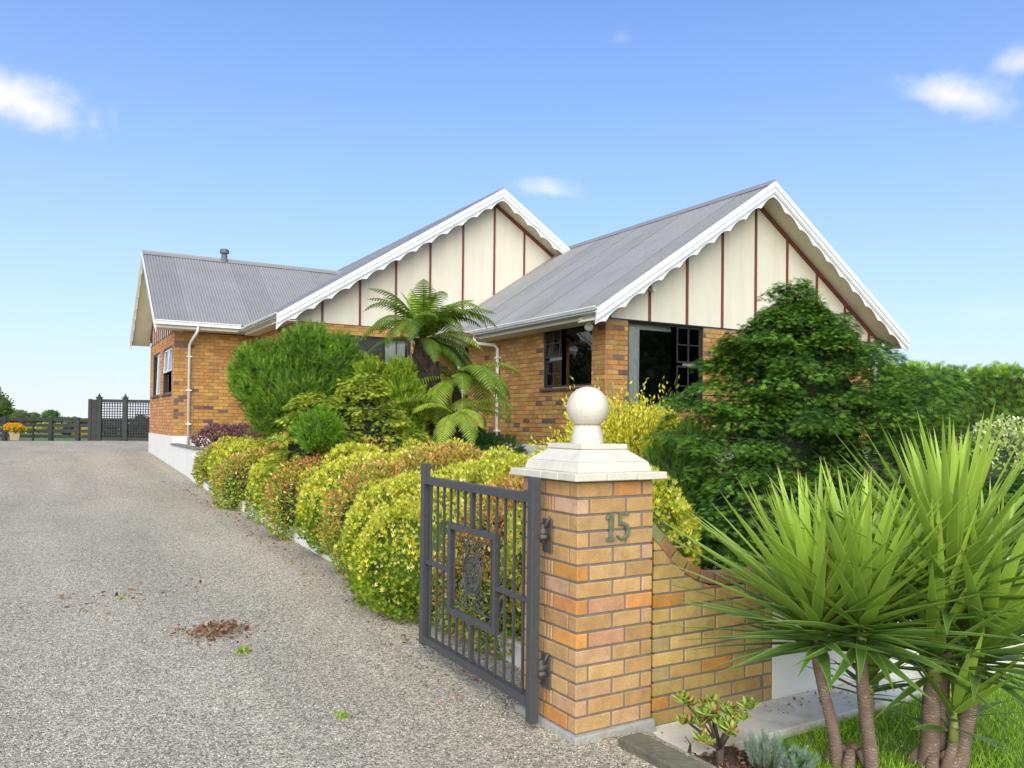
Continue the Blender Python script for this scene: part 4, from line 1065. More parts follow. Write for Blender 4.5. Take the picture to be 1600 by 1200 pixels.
golden([(3.30, 4.85, .48), (3.75, 5.0, .55)], [(.50, .60, .66), (.5, .6, .62)], 31000, 'golden conifer mound seen through the bars of the gate, close to the pillar', .045, 7)

# --- heavenly bamboo (nandina) strips between them
ND = [(.17, .28, .03), (.32, .38, .045), (.52, .26, .06), (.62, .30, .09), (.55, .18, .07), (.50, .46, .06), (.68, .42, .15), (.20, .10, .04)]
def nandina(cens, rads, n, label, seed, size=.05, wred=1.0):
    cens = np.array(cens, float); rads = np.array(rads, float); loc = (float(cens[0][0]), float(cens[0][1]), drive_z(cens[0][1]) + .1)
    root = plant('nandina_shrub', loc, label, 'shrub', 'reddish nandina shrubs between the golden mounds')
    P, Nn, d = lumpy(cens, rads, n, bump=.12, k=4, seed=seed, depth=.3, lower=-.8)
    keep = P[:, 2] > [drive_z(y) + .0 for y in P[:, 1]]; P, Nn, d = P[keep], Nn[keep], d[keep]; n = len(P)
    h = (P[:, 2] - P[:, 2].min()) / np.ptp(P[:, 2]); pr = np.clip(h * 1.15 * wred - .22 + wobble(P, 5, seed) * .45, 0, 1)
    red = RS.uniform(0, 1, n) < pr
    col = np.where(red[:, None], pick([ND[2], ND[3], ND[4], ND[6], ND[5]], n, .2), pick([ND[0], ND[1], ND[5]], n, .25))
    D = norm(Nn * .8 + np.array([0, 0, .2]) + RS.normal(size=(n, 3)) * .7)
    V, F, C = at0(scatter(*T_LEAF, P, frames(D), size * RS.uniform(.6, 1.2, n), col), loc)
    np_mesh('foliage', V, F, M['leafgloss'], C, root)
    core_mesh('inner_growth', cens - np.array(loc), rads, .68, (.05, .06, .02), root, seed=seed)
    for k in range(5):
        a = k * 1.26; trunk_mesh('cane', 'bark', root, [(0, 0, -.1), (.15 * math.cos(a), .15 * math.sin(a), .45)], [.012, .008], 6)
    return root
nandina([(2.98, 5.50, .34), (3.5, 5.75, .62), (3.1, 5.55, .58), (2.9, 5.1, .25)], [(.42, .38, .46), (.64, .36, .60), (.42, .32, .42), (.3, .5, .35)], 20000, 'nandina with orange leaves behind the latch end of the gate', 21, .050)
nandina([(3.12, 8.02, .56), (3.9, 8.15, .78), (4.5, 8.3, .75)], [(.68, .36, .62), (.8, .40, .58), (.6, .36, .55)], 24000, 'nandina band between the largest and the second golden mound', 22, .050)
nandina([(3.08, 10.45, .56), (3.9, 10.6, .78), (4.5, 10.7, .72)], [(.66, .48, .60), (.8, .50, .60), (.6, .45, .55)], 22000, 'nandina band between the second and third golden mounds', 23, .054)
nandina([(3.02, 13.75, .54), (3.9, 13.7, .84), (4.4, 13.8, .8)], [(.66, .66, .58), (.8, .62, .62), (.6, .5, .5)], 20000, 'orange-topped nandina band before the farthest golden mound', 24, .060)
nandina([(3.12, 17.1, .62)], [(.50, .60, .52)], 7500, 'small nandina tumbling down beside the white planter', 25, .060, .5)

# --- pine ball
def needle_shrub(name, cens, rads, n, cols, label, cat, size, seed, trunk=None, low=(.03, .06, .012), lower=-.9, depth=.22, upb=.6, tm=T_NEEDLE, rnd=.35, k=2.2, bump=.1, mat_='needle', core=.8, group=None, loc=None, squash=None, clumps=0, clumpr=.3):
    cens = np.array(cens, float); rads = np.array(rads, float)
    loc = loc or (float(cens[0][0]), float(cens[0][1]), bed_z(cens[0][0], cens[0][1]))
    root = plant(name, loc, label, cat, group); cens0, rads0 = cens, rads
    if clumps:
        rads = rads * .90; rads0 = rads; cens, rads = clumpify(cens, rads, clumps, clumpr, seed, out=.97)
    P, Nn, d = lumpy(cens, rads, n, bump=bump, k=k, seed=seed, depth=depth, lower=lower, n0=len(cens0))
    n = len(P); cl = wobble(P, 5.0, seed + 9)
    col = pick(cols, n, .18) * (1 + .22 * cl[:, None])
    D = norm(Nn * .7 + np.array([0, 0, upb]) + RS.normal(size=(n, 3)) * rnd)
    V, F, C = at0(scatter(*tm, P, frames(D), size * RS.uniform(.7, 1.25, n), np.clip(col, 0, 1)), loc)
    np_mesh('foliage', V, F, M[mat_], C, root)
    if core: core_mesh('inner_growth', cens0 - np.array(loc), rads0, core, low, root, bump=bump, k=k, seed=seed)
    if trunk: trunk_mesh('trunk', 'bark', root, [(0, 0, -.15), (0, 0, trunk)], [.09, .05])
    return root
needle_shrub('pine_shrub', [(3.95, 14.55, 2.05), (4.5, 14.3, 2.55), (3.45, 14.9, 2.35), (4.1, 14.4, 2.75)], [(.93, .95, .98), (.55, .55, .58), (.58, .6, .58), (.50, .50, .50)], 9500,
             [(.12, .24, .02), (.17, .31, .028), (.09, .19, .018), (.24, .40, .04)], 'large rounded dark green pine shrub in front of the garage wing wall', 'shrub', .14, 31, trunk=1.0, core=.76, rnd=.3, upb=.8, clumps=150, clumpr=.24, depth=.16, low=(.04, .08, .012))
needle_shrub('golden_heath_shrub', [(4.68, 11.75, 1.7), (4.42, 11.95, 2.25), (4.88, 11.65, 1.85), (4.75, 11.7, 1.2), (4.78, 11.7, 2.28)], [(.38, .42, .60), (.22, .26, .34), (.26, .30, .45), (.45, .45, .6), (.20, .22, .30)], 5200,
             [(.34, .46, .03), (.46, .56, .045), (.22, .34, .025), (.15, .25, .02)], 'soft feathery yellow-green shrub left of the tree fern trunk', 'shrub', .11, 32, trunk=.8, upb=.9, low=(.05, .09, .015), core=.78, clumps=80, clumpr=.30)
needle_shrub('dwarf_conifer', [(3.10, 10.35, 1.50)], [(.28, .28, .27)], 1700, [(.17, .34, .025), (.24, .42, .035), (.12, .26, .02)], 'small round bright green dwarf conifer above the golden mounds', 'shrub', .07, 33, trunk=.5, core=.85, clumps=16, clumpr=.3)
needle_shrub('juniper_shrub', [(6.0, 11.7, 1.15), (5.5, 11.9, 1.05), (6.4, 11.6, 1.1)], [(.55, .5, .32), (.5, .5, .3), (.45, .4, .28)], 1800, [(.045, .10, .025), (.06, .13, .03)], 'low dark green juniper at the foot of the porch post', 'shrub', .12, 34, upb=.2)
needle_shrub('cypress_shrub', [(5.45, 6.15, .95), (5.55, 6.1, 1.25)], [(.36, .36, .55), (.24, .24, .36)], 2000, [(.09, .19, .02), (.13, .25, .03), (.17, .30, .035)], 'soft green conifer bush between the pillar finial and the large cypress', 'shrub', .09, 35, upb=1.4, trunk=.6)

T_SPRAY5 = tmpl([(0, 0, 0, 1, .042), (0, .12, .5, .72, .045), (0, .12, -.5, .72, .045), (0, .42, .42, .5, .04), (0, .42, -.42, .5, .04)])
# --- hinoki cypresses: shelves of fan sprays
def hinoki(loc, height, radius, npads, nspray, cols, label, seed, size, top=None, tipcols=None, squash=1.0, group=None, cen=None, low=(.012, .025, .007), env=None, padr=.2, tiers=0, boughs=0):
    root = plant('hinoki_cypress', loc, label, 'tree', group)
    r = np.random.RandomState(seed); pads = []
    if boughs:
        per = npads // boughs
        for bgh in range(boughs):
            gq = (bgh * .6180339) % 1.0; h = ((bgh + .5) / boughs) ** .85; az = 2 * np.pi * ((bgh * .754877) % 1.0) if bgh % 4 == 0 else -2.1 + 3.7 * (gq - .5)
            if tiers: h = min(1.0, max(0.0, (math.floor(h * tiers) + .5 + r.normal(0, .2)) / tiers))
            Rb = env(h, az) * radius * r.uniform(.72, 1.27); rise = r.uniform(.02, .42); bend = r.normal(0, .25)
            for q_ in range(per):
                f = 1 - .62 * (q_ / per) ** 1.1; sd2 = r.normal(0, .26) * (1.15 - f) * Rb
                x = Rb * f * math.cos(az + bend * f) - sd2 * math.sin(az); y = Rb * f * math.sin(az + bend * f) + sd2 * math.cos(az)
                z = h * height * .97 + rise * Rb * (f - .75) - abs(sd2) * .25 + r.normal(0, .02)
                pads.append((x, y, max(.03, z), az + bend * f + sd2 * 1.2, min(1, h + .25 * (f > .9))))
        for q_ in range(16): pads.append((r.normal(0, .07), r.normal(0, .07), height * r.uniform(.93, 1.04), r.uniform(0, 6.28), 1.0))
        for q_ in range(26):
            w = r.uniform(0, 1); pads.append((.30 + r.normal(0, .09) * (1.3 - w), -.18 + r.normal(0, .09) * (1.3 - w), height * (.76 + .17 * w), r.uniform(0, 6.28), .95))
    for i in range(0 if boughs else npads):
        h = r.uniform(0, 1) ** .8; az = r.uniform(0, 2 * np.pi) if i % 5 < 2 else -2.1 + r.uniform(-1.7, 1.7)
        rr = env(h, az) * radius * (r.uniform(.68, 1.12) if r.uniform() < .80 else r.uniform(.3, .75))
        pads.append((rr * math.cos(az), rr * math.sin(az), h * height, az, h))
    pads = np.array(pads); Vp = []
    if boughs:   # dim inner sprays filling the volume behind the boughs
        n = 12000; hh = r.uniform(0, .95, n) ** 1.25; aa = r.uniform(0, 2 * np.pi, n); rr_i = np.array([env(a, b_) for a, b_ in zip(hh, aa)]) * radius * np.sqrt(r.uniform(.16, .62, n))
        Vp.append((np.stack([rr_i * np.cos(aa), rr_i * np.sin(aa), hh * height], 1), np.stack([np.cos(aa), np.sin(aa), r.normal(0, .5, n)], 1) + r.normal(0, .4, (n, 3)), r.normal(0, 1, (n, 3)), cols[r.randint(len(cols), size=n)] * 1.0))
    for (px, py, pz, az, h) in pads:
        n = nspray; pr = padr * r.uniform(.7, 1.3) * (1.1 - .35 * h)
        tilt = r.uniform(-.25, .45); a = r.uniform(-1.9, 1.9, n) ; q = np.sqrt(r.uniform(.02, 1, n)) * pr
        ox = np.cos(az + a) * q; oy = np.sin(az + a) * q
        t = q / pr
        oz = -.5 * q * t + r.normal(0, .014, n) + tilt * .6 * q
        P = np.stack([px + ox, py + oy, pz + oz], 1)
        D = np.stack([np.cos(az + a * .8), np.sin(az + a * .8), tilt * .6 - .1 - .45 * t + r.normal(0, .16, n)], 1) + r.normal(0, .16, (n, 3))
        up = np.stack([r.normal(0, .33, n), r.normal(0, .33, n), np.ones(n)], 1)
        tip = t * .75 + r.uniform(0, .5, n) > .74
        c = cols[r.randint(len(cols), size=n)]; tcx = tipcols[r.randint(len(tipcols), size=n)]
        C = np.where(tip[:, None], tcx, c) * r.uniform(.8, 1.2, (n, 1)) * (.65 + .7 * r.uniform())
        Vp.append((P, D, up, C))
    P = np.concatenate([v[0] for v in Vp]); D = np.concatenate([v[1] for v in Vp]); U = np.concatenate([v[2] for v in Vp]); C = np.concatenate([v[3] for v in Vp])
    R = frames(D, U); V, F, Cc = scatter(*(T_SPRAY5), P, R, size * r.uniform(.75, 1.3, len(P)), np.clip(C, 0, 1)); np_mesh('foliage', V, F, M['leaf'], Cc, root)
    b = MB(); b.tube([(0, 0, -.3), (.02, .01, height * .5), (0, 0, height * .93)], [.09 * height / 2.5, .06 * height / 2.5, .012], 10); tr = b.build('trunk', M['bark'], root, smooth=True)
    b = MB()
    for (px, py, pz, az, h) in pads[::2]:
        b.tube([(0, 0, max(.02, pz - .12)), (px * .45, py * .45, pz - .04), (px * .8, py * .8, pz - .02)], [.012, .007, .003], 5)
    b.build('branches', M['fernbark'], tr)['kind'] = 'stuff'
    nu, nv = 18, 12; vs = []
    for j in range(nv):
        h = j / (nv - 1)
        for i in range(nu):
            az = 2 * math.pi * i / nu; rr = env(h, az) * radius * (.46 if boughs else .66); vs.append((rr * math.cos(az), rr * math.sin(az), h * height * .93))
    F = np.array([(j * nu + i, j * nu + (i + 1) % nu, (j + 1) * nu + (i + 1) % nu, (j + 1) * nu + i) for j in range(nv - 1) for i in range(nu)])
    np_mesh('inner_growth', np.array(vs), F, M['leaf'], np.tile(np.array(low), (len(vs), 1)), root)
    return root
HC = np.array([(.040, .10, .014), (.052, .12, .016), (.030, .078, .012)]); HT = np.array([(.14, .29, .03), (.21, .37, .04), (.09, .20, .022)])  # lit tips and shaded inner sprays are put into these two palettes
# viewer's left/right axis in plan for the lopsided outline
def env_big(h, az):
    base_ = np.interp(h, [0, .15, .35, .5, .62, .75, .87, .95, 1.0], [.86, 1.0, 1.0, 1.0, .92, .70, .42, .18, .04])
    lx = math.cos(az) * .865 - math.sin(az) * .501        # to the viewer's right
    if h > .55: base_ += .10 * lx * (1 if h < .85 else 0)
    return base_ * (1 + .09 * math.sin(3 * az + 7 * h) + .09 * math.sin(6 * az - 17 * h))
hinoki((6.42, 5.53, .10), 2.86, 1.28, 780, 98, HC, 'large dark green hinoki cypress with layered drooping fans in front of the right gable', 41, .066, padr=.225, tiers=11, boughs=104, tipcols=HT, env=env_big)
env_sm = lambda h, az: np.interp(h, [0, .2, .5, .8, 1], [1, 1, .75, .42, .08]) * (1 + .16 * math.sin(3 * az + 7 * h))
LC = np.array([(.12, .21, .02), (.09, .16, .018), (.16, .26, .024)]); LT = np.array([(.48, .52, .05), (.36, .42, .04), (.56, .60, .08)])
hinoki((3.95, 11.0, .75), 1.58, .86, 140, 76, LC, 'gold-tipped hinoki cypress with twisted layers left of the tree fern', 42, .080, padr=.2, tipcols=LT, env=env_sm)
hinoki((3.28, 11.45, .75), 1.30, .55, 80, 70, LC, 'smaller gold-tipped hinoki cypress behind the round dwarf conifer', 43, .072, padr=.17, tipcols=LT, env=env_sm)
hinoki((8.0, 4.62, .12), 1.08, .74, 140, 78, HC, 'lower dark hinoki cypress to the right of the large one, above the yuccas', 44, .085, padr=.2, tipcols=HT, env=lambda h, az: np.interp(h, [0, .4, .8, 1], [1, .95, .7, .3]) * (1 + .1 * math.sin(4 * az + 5 * h)))
hinoki((6.6, 4.50, .12), 1.08, .66, 120, 78, HC, 'low dark cypress behind the rendered wall, directly under the large cypress', 46, .075, padr=.18, tipcols=HT, env=lambda h, az: np.interp(h, [0, .4, .8, 1], [1, 1, .8, .4]) * (1 + .1 * math.sin(4 * az + 5 * h)))
hinoki((5.20, 4.85, .05), 1.25, .66, 120, 78, HC, 'small dark hinoki cypress in shade just over the swept brick wall', 45, .072, padr=.18, tipcols=HT, env=lambda h, az: np.interp(h, [0, .4, .8, 1], [1, 1, .8, .4]) * (1 + .1 * math.sin(4 * az + 5 * h)))

# --- yellow broom-like shrub: arching whippy twigs with tiny leaves
def whippy(loc, h, spread, ntw, cols, label, seed, per=26, size=.062):
    root = plant('golden_privet_shrub', loc, label, 'shrub'); r = np.random.RandomState(seed); P, D, C = [], [], []; b = MB()
    for i in range(ntw):
        az = r.uniform(0, 2 * np.pi); el = r.uniform(.25, 1.5); ln = h * r.uniform(.75, 1.1) * (1 if r.uniform() > .06 else 1.3)
        d = np.array([math.cos(az) * math.cos(el) * spread, math.sin(az) * math.cos(el) * spread, math.sin(el)]); d /= np.linalg.norm(d)
        s0 = r.uniform(0, .25) * np.array([math.cos(az), math.sin(az), 0]); bend = r.uniform(.0, .22)
        t = np.linspace(.25, 1, per); p = s0 + d * (t * ln)[:, None]; p[:, 2] -= bend * t ** 2 * ln * .6
        q = p + r.normal(0, .018, p.shape); P.append(q); dd = d + r.normal(0, .38, (per, 3)); D.append(dd)
        c = cols[r.randint(len(cols), size=per)] * r.uniform(.75, 1.2, (per, 1)); g = (t < .55 + .2 * r.uniform())[:, None]
        C.append(np.where(g, np.array([(.36, .40, .04)]) * r.uniform(.6, 1.4, (per, 1)), c))
        if i % 3 == 0: b.tube([tuple(s0), tuple(p[per // 2]), tuple(p[-1])], [.006, .004, .002], 4)
    P, D, C = map(np.concatenate, (P, D, C)); V, F, Cc = scatter(*T_LEAF, P, frames(D), size * r.uniform(.6, 1.2, len(P)), np.clip(C, 0, 1))
    np_mesh('foliage', V, F, M['leaf'], Cc, root); b.build('twigs', M['bark'], root)['kind'] = 'stuff'
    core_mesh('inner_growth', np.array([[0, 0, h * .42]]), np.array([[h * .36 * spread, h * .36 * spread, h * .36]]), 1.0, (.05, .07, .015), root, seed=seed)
    return root
YC = np.array([(.82, .72, .05), (.74, .66, .05), (.86, .80, .16), (.56, .58, .06)])
whippy((6.25, 7.93, .72), 1.14, .60, 1500, YC, 'yellow broom-like shrub with thin arching shoots under the gable window', 51)
# golden euonymus seen over the swept wall
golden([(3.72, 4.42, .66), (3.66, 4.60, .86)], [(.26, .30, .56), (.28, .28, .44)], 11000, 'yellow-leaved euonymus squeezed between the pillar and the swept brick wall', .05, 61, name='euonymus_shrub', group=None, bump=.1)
# variegated shrub on the right
def broadleaf(name, cens, rads, n, cols, label, size, seed, cat='shrub', tm=T_ROUND, core=(.05, .08, .02), mat_='leafgloss', group=None, bump=.12, depth=.25, cs=.75, zbase=None, k=3.5):
    cens = np.array(cens, float); rads = np.array(rads, float); loc = (float(cens[0][0]), float(cens[0][1]), zbase if zbase is not None else float(cens[:, 2].min() - rads[:, 2].max() * .8))
    root = plant(name, loc, label, cat, group); c0_, r0_ = cens, rads; cens, rads = clumpify(cens, rads, 14 * len(cens), .3, seed); P, Nn, d = lumpy(cens, rads, n, bump=bump, k=k, seed=seed, depth=depth); n = len(P)
    cens, rads = c0_, r0_; cl = wobble(P, 4, seed + 3); col = pick(cols, n, .2) * (1 + .18 * cl[:, None]); D = norm(Nn + np.array([0, 0, .35]) + RS.normal(size=(n, 3)) * .6)
    V, F, C = at0(scatter(*tm, P, frames(D), size * RS.uniform(.6, 1.25, n), np.clip(col, 0, 1)), loc); np_mesh('foliage', V, F, M[mat_], C, root)
    core_mesh('inner_growth', cens - np.array(loc), rads, cs, core, root, bump=bump, k=k, seed=seed)
    trunk_mesh('stem', 'bark', root, [(0, 0, -.1), (0, 0, .4)], [.04, .03]); return root
broadleaf('variegated_shrub', [(9.0, 5.1, .78), (9.8, 4.7, .90), (9.65, 5.3, .9), (10.6, 4.75, .8), (9.2, 4.75, .45)], [(.72, .66, .82), (.8, .7, .82), (.6, .5, .85), (.8, .8, .8), (.9, .65, .6)], 34000,
          [(.50, .56, .22), (.60, .64, .28), (.40, .50, .14), (.24, .36, .07), (.66, .68, .36)], 'pale cream and green variegated shrub in front of the tall hedge', .05, 71, zbase=0)
# long clipped hedge
def hedge():
    o = plant('conifer_hedge', (16, 13, .4), 'long tall clipped conifer hedge right of the house', 'hedge')
    n = 22000; L0, L1 = 12.5, 34.0; zt = 3.3
    a = RS.uniform(0, 1, n) ** 1.5 * (L1 - L0) + L0; topm = RS.uniform(0, 1, n) < .34
    z = np.where(topm, zt - .28 + RS.uniform(-.22, .16, n) * 1.2, .3 + RS.uniform(0, 1, n) ** .8 * (zt - .30))
    z = np.where(topm, z + .16 * wobble(np.stack([a * .9, a * 0, a * 0], 1), 3.0, 4) + .1 * wobble(np.stack([a, a * 0, a * 0], 1), 9.0, 6), z)
    # hedge line: from near the house corner running away to the right
    hx = a; hy = 16.5 - (a - 12.5) * .42
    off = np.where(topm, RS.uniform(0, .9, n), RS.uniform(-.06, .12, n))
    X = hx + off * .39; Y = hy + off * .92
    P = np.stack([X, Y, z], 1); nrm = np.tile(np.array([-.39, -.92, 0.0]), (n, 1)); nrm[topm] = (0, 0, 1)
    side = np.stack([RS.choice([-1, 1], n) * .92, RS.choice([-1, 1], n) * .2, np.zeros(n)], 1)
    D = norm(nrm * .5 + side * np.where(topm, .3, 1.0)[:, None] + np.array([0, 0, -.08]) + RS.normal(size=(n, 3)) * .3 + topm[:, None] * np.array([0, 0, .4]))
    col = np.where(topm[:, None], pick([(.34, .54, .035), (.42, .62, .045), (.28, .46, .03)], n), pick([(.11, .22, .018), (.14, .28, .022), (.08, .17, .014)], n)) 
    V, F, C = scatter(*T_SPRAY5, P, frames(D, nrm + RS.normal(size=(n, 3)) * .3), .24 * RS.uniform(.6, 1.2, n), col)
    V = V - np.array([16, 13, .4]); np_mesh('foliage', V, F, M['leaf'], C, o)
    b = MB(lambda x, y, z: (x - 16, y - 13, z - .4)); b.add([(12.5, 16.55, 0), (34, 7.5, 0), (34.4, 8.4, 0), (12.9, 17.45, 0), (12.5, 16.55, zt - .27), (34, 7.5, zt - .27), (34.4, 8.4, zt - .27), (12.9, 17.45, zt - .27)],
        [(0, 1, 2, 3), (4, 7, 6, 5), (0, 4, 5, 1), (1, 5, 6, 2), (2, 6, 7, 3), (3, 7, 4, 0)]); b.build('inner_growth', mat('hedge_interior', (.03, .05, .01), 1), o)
hedge()

# --- purple dwarf maple in the planter
mp_ = plant('dwarf_maple', (3.50, 19.0, 1.0), 'low purple dwarf maple with a crooked stem in the raised planter', 'shrub')
P, Nn, d = lumpy([(0, 0, .36), (-.32, .1, .22), (.42, -.1, .34), (.75, -.2, .22)], [(.45, .42, .16), (.3, .3, .18), (.42, .4, .2), (.3, .3, .16)], 5200, bump=.2, seed=9, depth=.4); n = len(P)
V, F, C = scatter(*T_LEAF, P, frames(norm(Nn + RS.normal(size=(n, 3)) * .6 + np.array([0, 0, -.3]))), .075 * RS.uniform(.6, 1.2, n), pick([(.24, .10, .12), (.30, .16, .16), (.17, .07, .09), (.36, .24, .20)], n)); np_mesh('foliage', V, F, M['leaf'], C, mp_)
for dx, dy, z in ((.0, .0, .34), (-.28, .1, .22), (.4, -.1, .32), (.2, .2, .3), (.68, -.2, .24)): trunk_mesh('branch', 'bark', mp_, [(0, 0, -.05), (.02, 0, .14), (dx * .6, dy * .6, .2), (dx, dy, z)], [.03, .022, .014, .006], 7)

# --- tree ferns
def frond_mesh(L_, droop, curl, seed, green, npin=26, wid=.30):
    r = random.Random(seed); b_v = []; b_f = []; cols = []
    pts = []; ang = curl; p = Vector((0, 0, 0)); n = npin
    for i in range(n + 1):
        pts.append(p.copy()); ang -= droop / n * (.5 + 1.1 * i / n); p = p + Vector((0, math.cos(ang), math.sin(ang))) * (L_ / n)
    for i in range(n):   # rachis
        w = .009 * (1 - i / n) + .002; a, c = pts[i], pts[i + 1]; k = len(b_v)
        b_v += [a + Vector((w, 0, 0)), a - Vector((w, 0, 0)), c - Vector((w, 0, 0)), c + Vector((w, 0, 0))]; b_f.append((k, k + 1, k + 2, k + 3)); cols += [tuple(g * .6 for g in green)] * 4
    for i in range(2, n + 1):
        t = i / n; w = wid * (math.sin(math.pi * min(1, (t * .93 + .10))) ** .7) * r.uniform(.88, 1.08)
        d = (pts[min(i + 1, n)] - pts[i - 1]).normalized(); nu = Vector((1, 0, 0)).cross(d)
        for s_ in (-1, 1):
            ax = (Vector((s_, 0, 0)) * .88 + d * .42 - nu * .16).normalized(); sg = (d - ax * d.dot(ax)).normalized(); m_ = 4; g0 = r.uniform(.8, 1.2)
            if i == n: continue
            hw = L_ / n * .36
            for j in range(m_):
                u, u2 = j / m_, (j + 1) / m_; q = pts[i] + ax * (w * u) - Vector((0, 0, 1)) * (w * .25 * u * u); q2 = pts[i] + ax * (w * u2) - Vector((0, 0, 1)) * (w * .25 * u2 * u2)
                a1, a2 = hw * (1 - u ** 2 * .7), hw * (.02 if j == m_ - 1 else 1 - u2 ** 2 * .7); k = len(b_v); z_ = Vector((0, 0, hw * .35))
                b_v += [q - sg * a1 - z_, q, q2, q2 - sg * a2 - z_, q, q + sg * a1 - z_, q2 + sg * a2 - z_, q2]; b_f += [(k, k + 1, k + 2, k + 3), (k + 4, k + 5, k + 6, k + 7)]; g = g0 * r.uniform(.92, 1.08)
                cols += [tuple(c * g for c in green)] * 8
    V = np.array([tuple(v) for v in b_v]); F = np.array(b_f); C = np.clip(np.array(cols), 0, 1)
    o = np_mesh('frond', V, F, M['frond'], C); me = o.data; bpy.data.objects.remove(o); return me
def tree_fern(loc, hgt, rad, label, fronds, seed, group='tree ferns by the porch'):
    root = plant('tree_fern', loc, label, 'tree fern', group)
    b = MB(); k = 16; zs = [-.1 + (hgt + .1) * i / k for i in range(k + 1)]
    b.tube([(.01 * math.sin(i * 1.3), .01 * math.cos(i), z) for i, z in enumerate(zs)], [rad * (1.35 - .5 * i / k) * random.uniform(.93, 1.08) for i in range(k + 1)], 14); b.build('trunk', M['fernbark'], root)
    b = MB()
    for i in range(260):   # old frond bases
        a = random.uniform(0, 6.283); z = random.uniform(.1, hgt); rr = rad * (1.3 - .5 * z / hgt)
        b.tube([(rr * .9 * math.cos(a), rr * .9 * math.sin(a), z), (rr * 1.22 * math.cos(a), rr * 1.22 * math.sin(a), z + random.uniform(.05, .14))], [.012, .004], 4)
    o = b.build('old_frond_bases', M['fernbark'], root); o['kind'] = 'stuff'
    for i, (az, el, L_, droop, gi) in enumerate(fronds):
        green = [(.28, .38, .045), (.20, .30, .035), (.38, .48, .06), (.50, .28, .13), (.14, .22, .03)][gi]
        me = frond_mesh(L_, droop, el, seed * 100 + i, green, wid=.215 * L_ / 1.2)
        inst(me, 'frond', root, (.04 * math.cos(az), .04 * math.sin(az), hgt), rot=(0, 0, az - math.pi / 2))
    return root
rr_ = random.Random(5)
VR = math.atan2(-.501, .865)   # viewer's right
fr1 = [(VR + 2 * math.pi * i / 32 + rr_.uniform(-.12, .12), rr_.uniform(.7, 1.42), rr_.uniform(1.05, 1.5), rr_.uniform(1.0, 2.7), rr_.choice([0, 1, 4, 1, 4])) for i in range(32)]
fr1 += [(VR + rr_.uniform(0, 6.28), rr_.uniform(1.3, 1.5), rr_.uniform(.8, 1.05), rr_.uniform(.5, 1.1), 2) for i in range(8)]
fr1 += [(VR + rr_.uniform(-.9, .6), rr_.uniform(-.4, .3), rr_.uniform(.9, 1.3), rr_.uniform(.9, 1.5), rr_.choice([0, 1, 4])) for i in range(13)]
fr1 += [(VR + .15, .5, 1.0, 1.2, 3), (VR + 3.2, .25, 1.0, 1.3, 1), (VR - .5, .35, 1.2, 1.3, 0), (VR - 1.2, .1, .9, 1.6, 4)]
tree_fern((5.27, 11.98, .85), 2.12, .17, 'tall tree fern with a thick dark trunk, its crown in front of the middle gable', fr1, 3)
trunk_mesh('leaning_stem', 'fernbark', bpy.data.objects['tree_fern'], [(.14, -.05, -.1), (.20, -.1, 1.0), (.13, -.06, 1.75)], [.16, .15, .10], 12)
fr2 = [(VR + 2 * math.pi * i / 17 + rr_.uniform(-.15, .15), rr_.uniform(.0, .9), rr_.uniform(1.0, 1.5), rr_.uniform(1.3, 2.3), rr_.choice([0, 1, 2])) for i in range(17)]
tree_fern((5.85, 11.90, .85), 1.50, .07, 'shorter tree fern whose fronds hang in front of the downpipe', fr2, 4)
fr3 = [(VR + 2 * math.pi * i / 15 + rr_.uniform(-.15, .15), rr_.uniform(-.1, .9), rr_.uniform(.8, 1.15), rr_.uniform(1.1, 2.0), rr_.choice([0, 1, 2])) for i in range(15)]
tree_fern((5.50, 11.3, .85), .92, .06, 'lowest young tree fern at the foot of the dark trunk', fr3, 5)

# --- yuccas: every blade its own piece
def blade_mesh(droop, seed, wid=.055):
    r = random.Random(seed); vs = []; n = 9; p = Vector((0, 0, 0)); a = 0.0; sd_ = r.uniform(-.05, .05)
    for i in range(n + 1):
        t = i / n; w = wid / 2 * (.55 + .62 * math.sin(math.pi * min(1, t * 1.15 + .08)) if t < .6 else 1.0) * (1 if t < .35 else max(.02, (1 - ((t - .35) / .65) ** 1.35)))
        up = Vector((0, -math.sin(a), math.cos(a)))
        cx_ = sd_ * t * t
        vs += [p + Vector((cx_ - w, 0, 0)) + up * w * .42, p + Vector((cx_, 0, 0)), p + Vector((cx_ + w, 0, 0)) + up * w * .42]
        a -= droop / n * (.3 + 1.2 * t); p = p + Vector((0, math.cos(a), math.sin(a))) / n
    fs = []
    for i in range(n):
        k = 3 * i; fs += [(k, k + 1, k + 4, k + 3), (k + 1, k + 2, k + 5, k + 4)]
    me = bpy.data.meshes.new('leaf'); me.from_pydata([tuple(v) for v in vs], [], fs); me.materials.append(M['yucca']); at_ = me.attributes.new('marks', 'FLOAT_VECTOR', 'POINT'); at_.data.foreach_set('vector', np.array([(1.0 if q % 3 != 1 else 0.0, (q // 3) / n, 0) for q in range(len(vs))], dtype=np.float32).ravel()); me.polygons.foreach_set('use_smooth', [True] * len(fs)); return me
BL = {d: [blade_mesh(d, s, .060 + .006 * (s % 3)) for s in range(4)] for d in (.05, .25, .55, .9)}
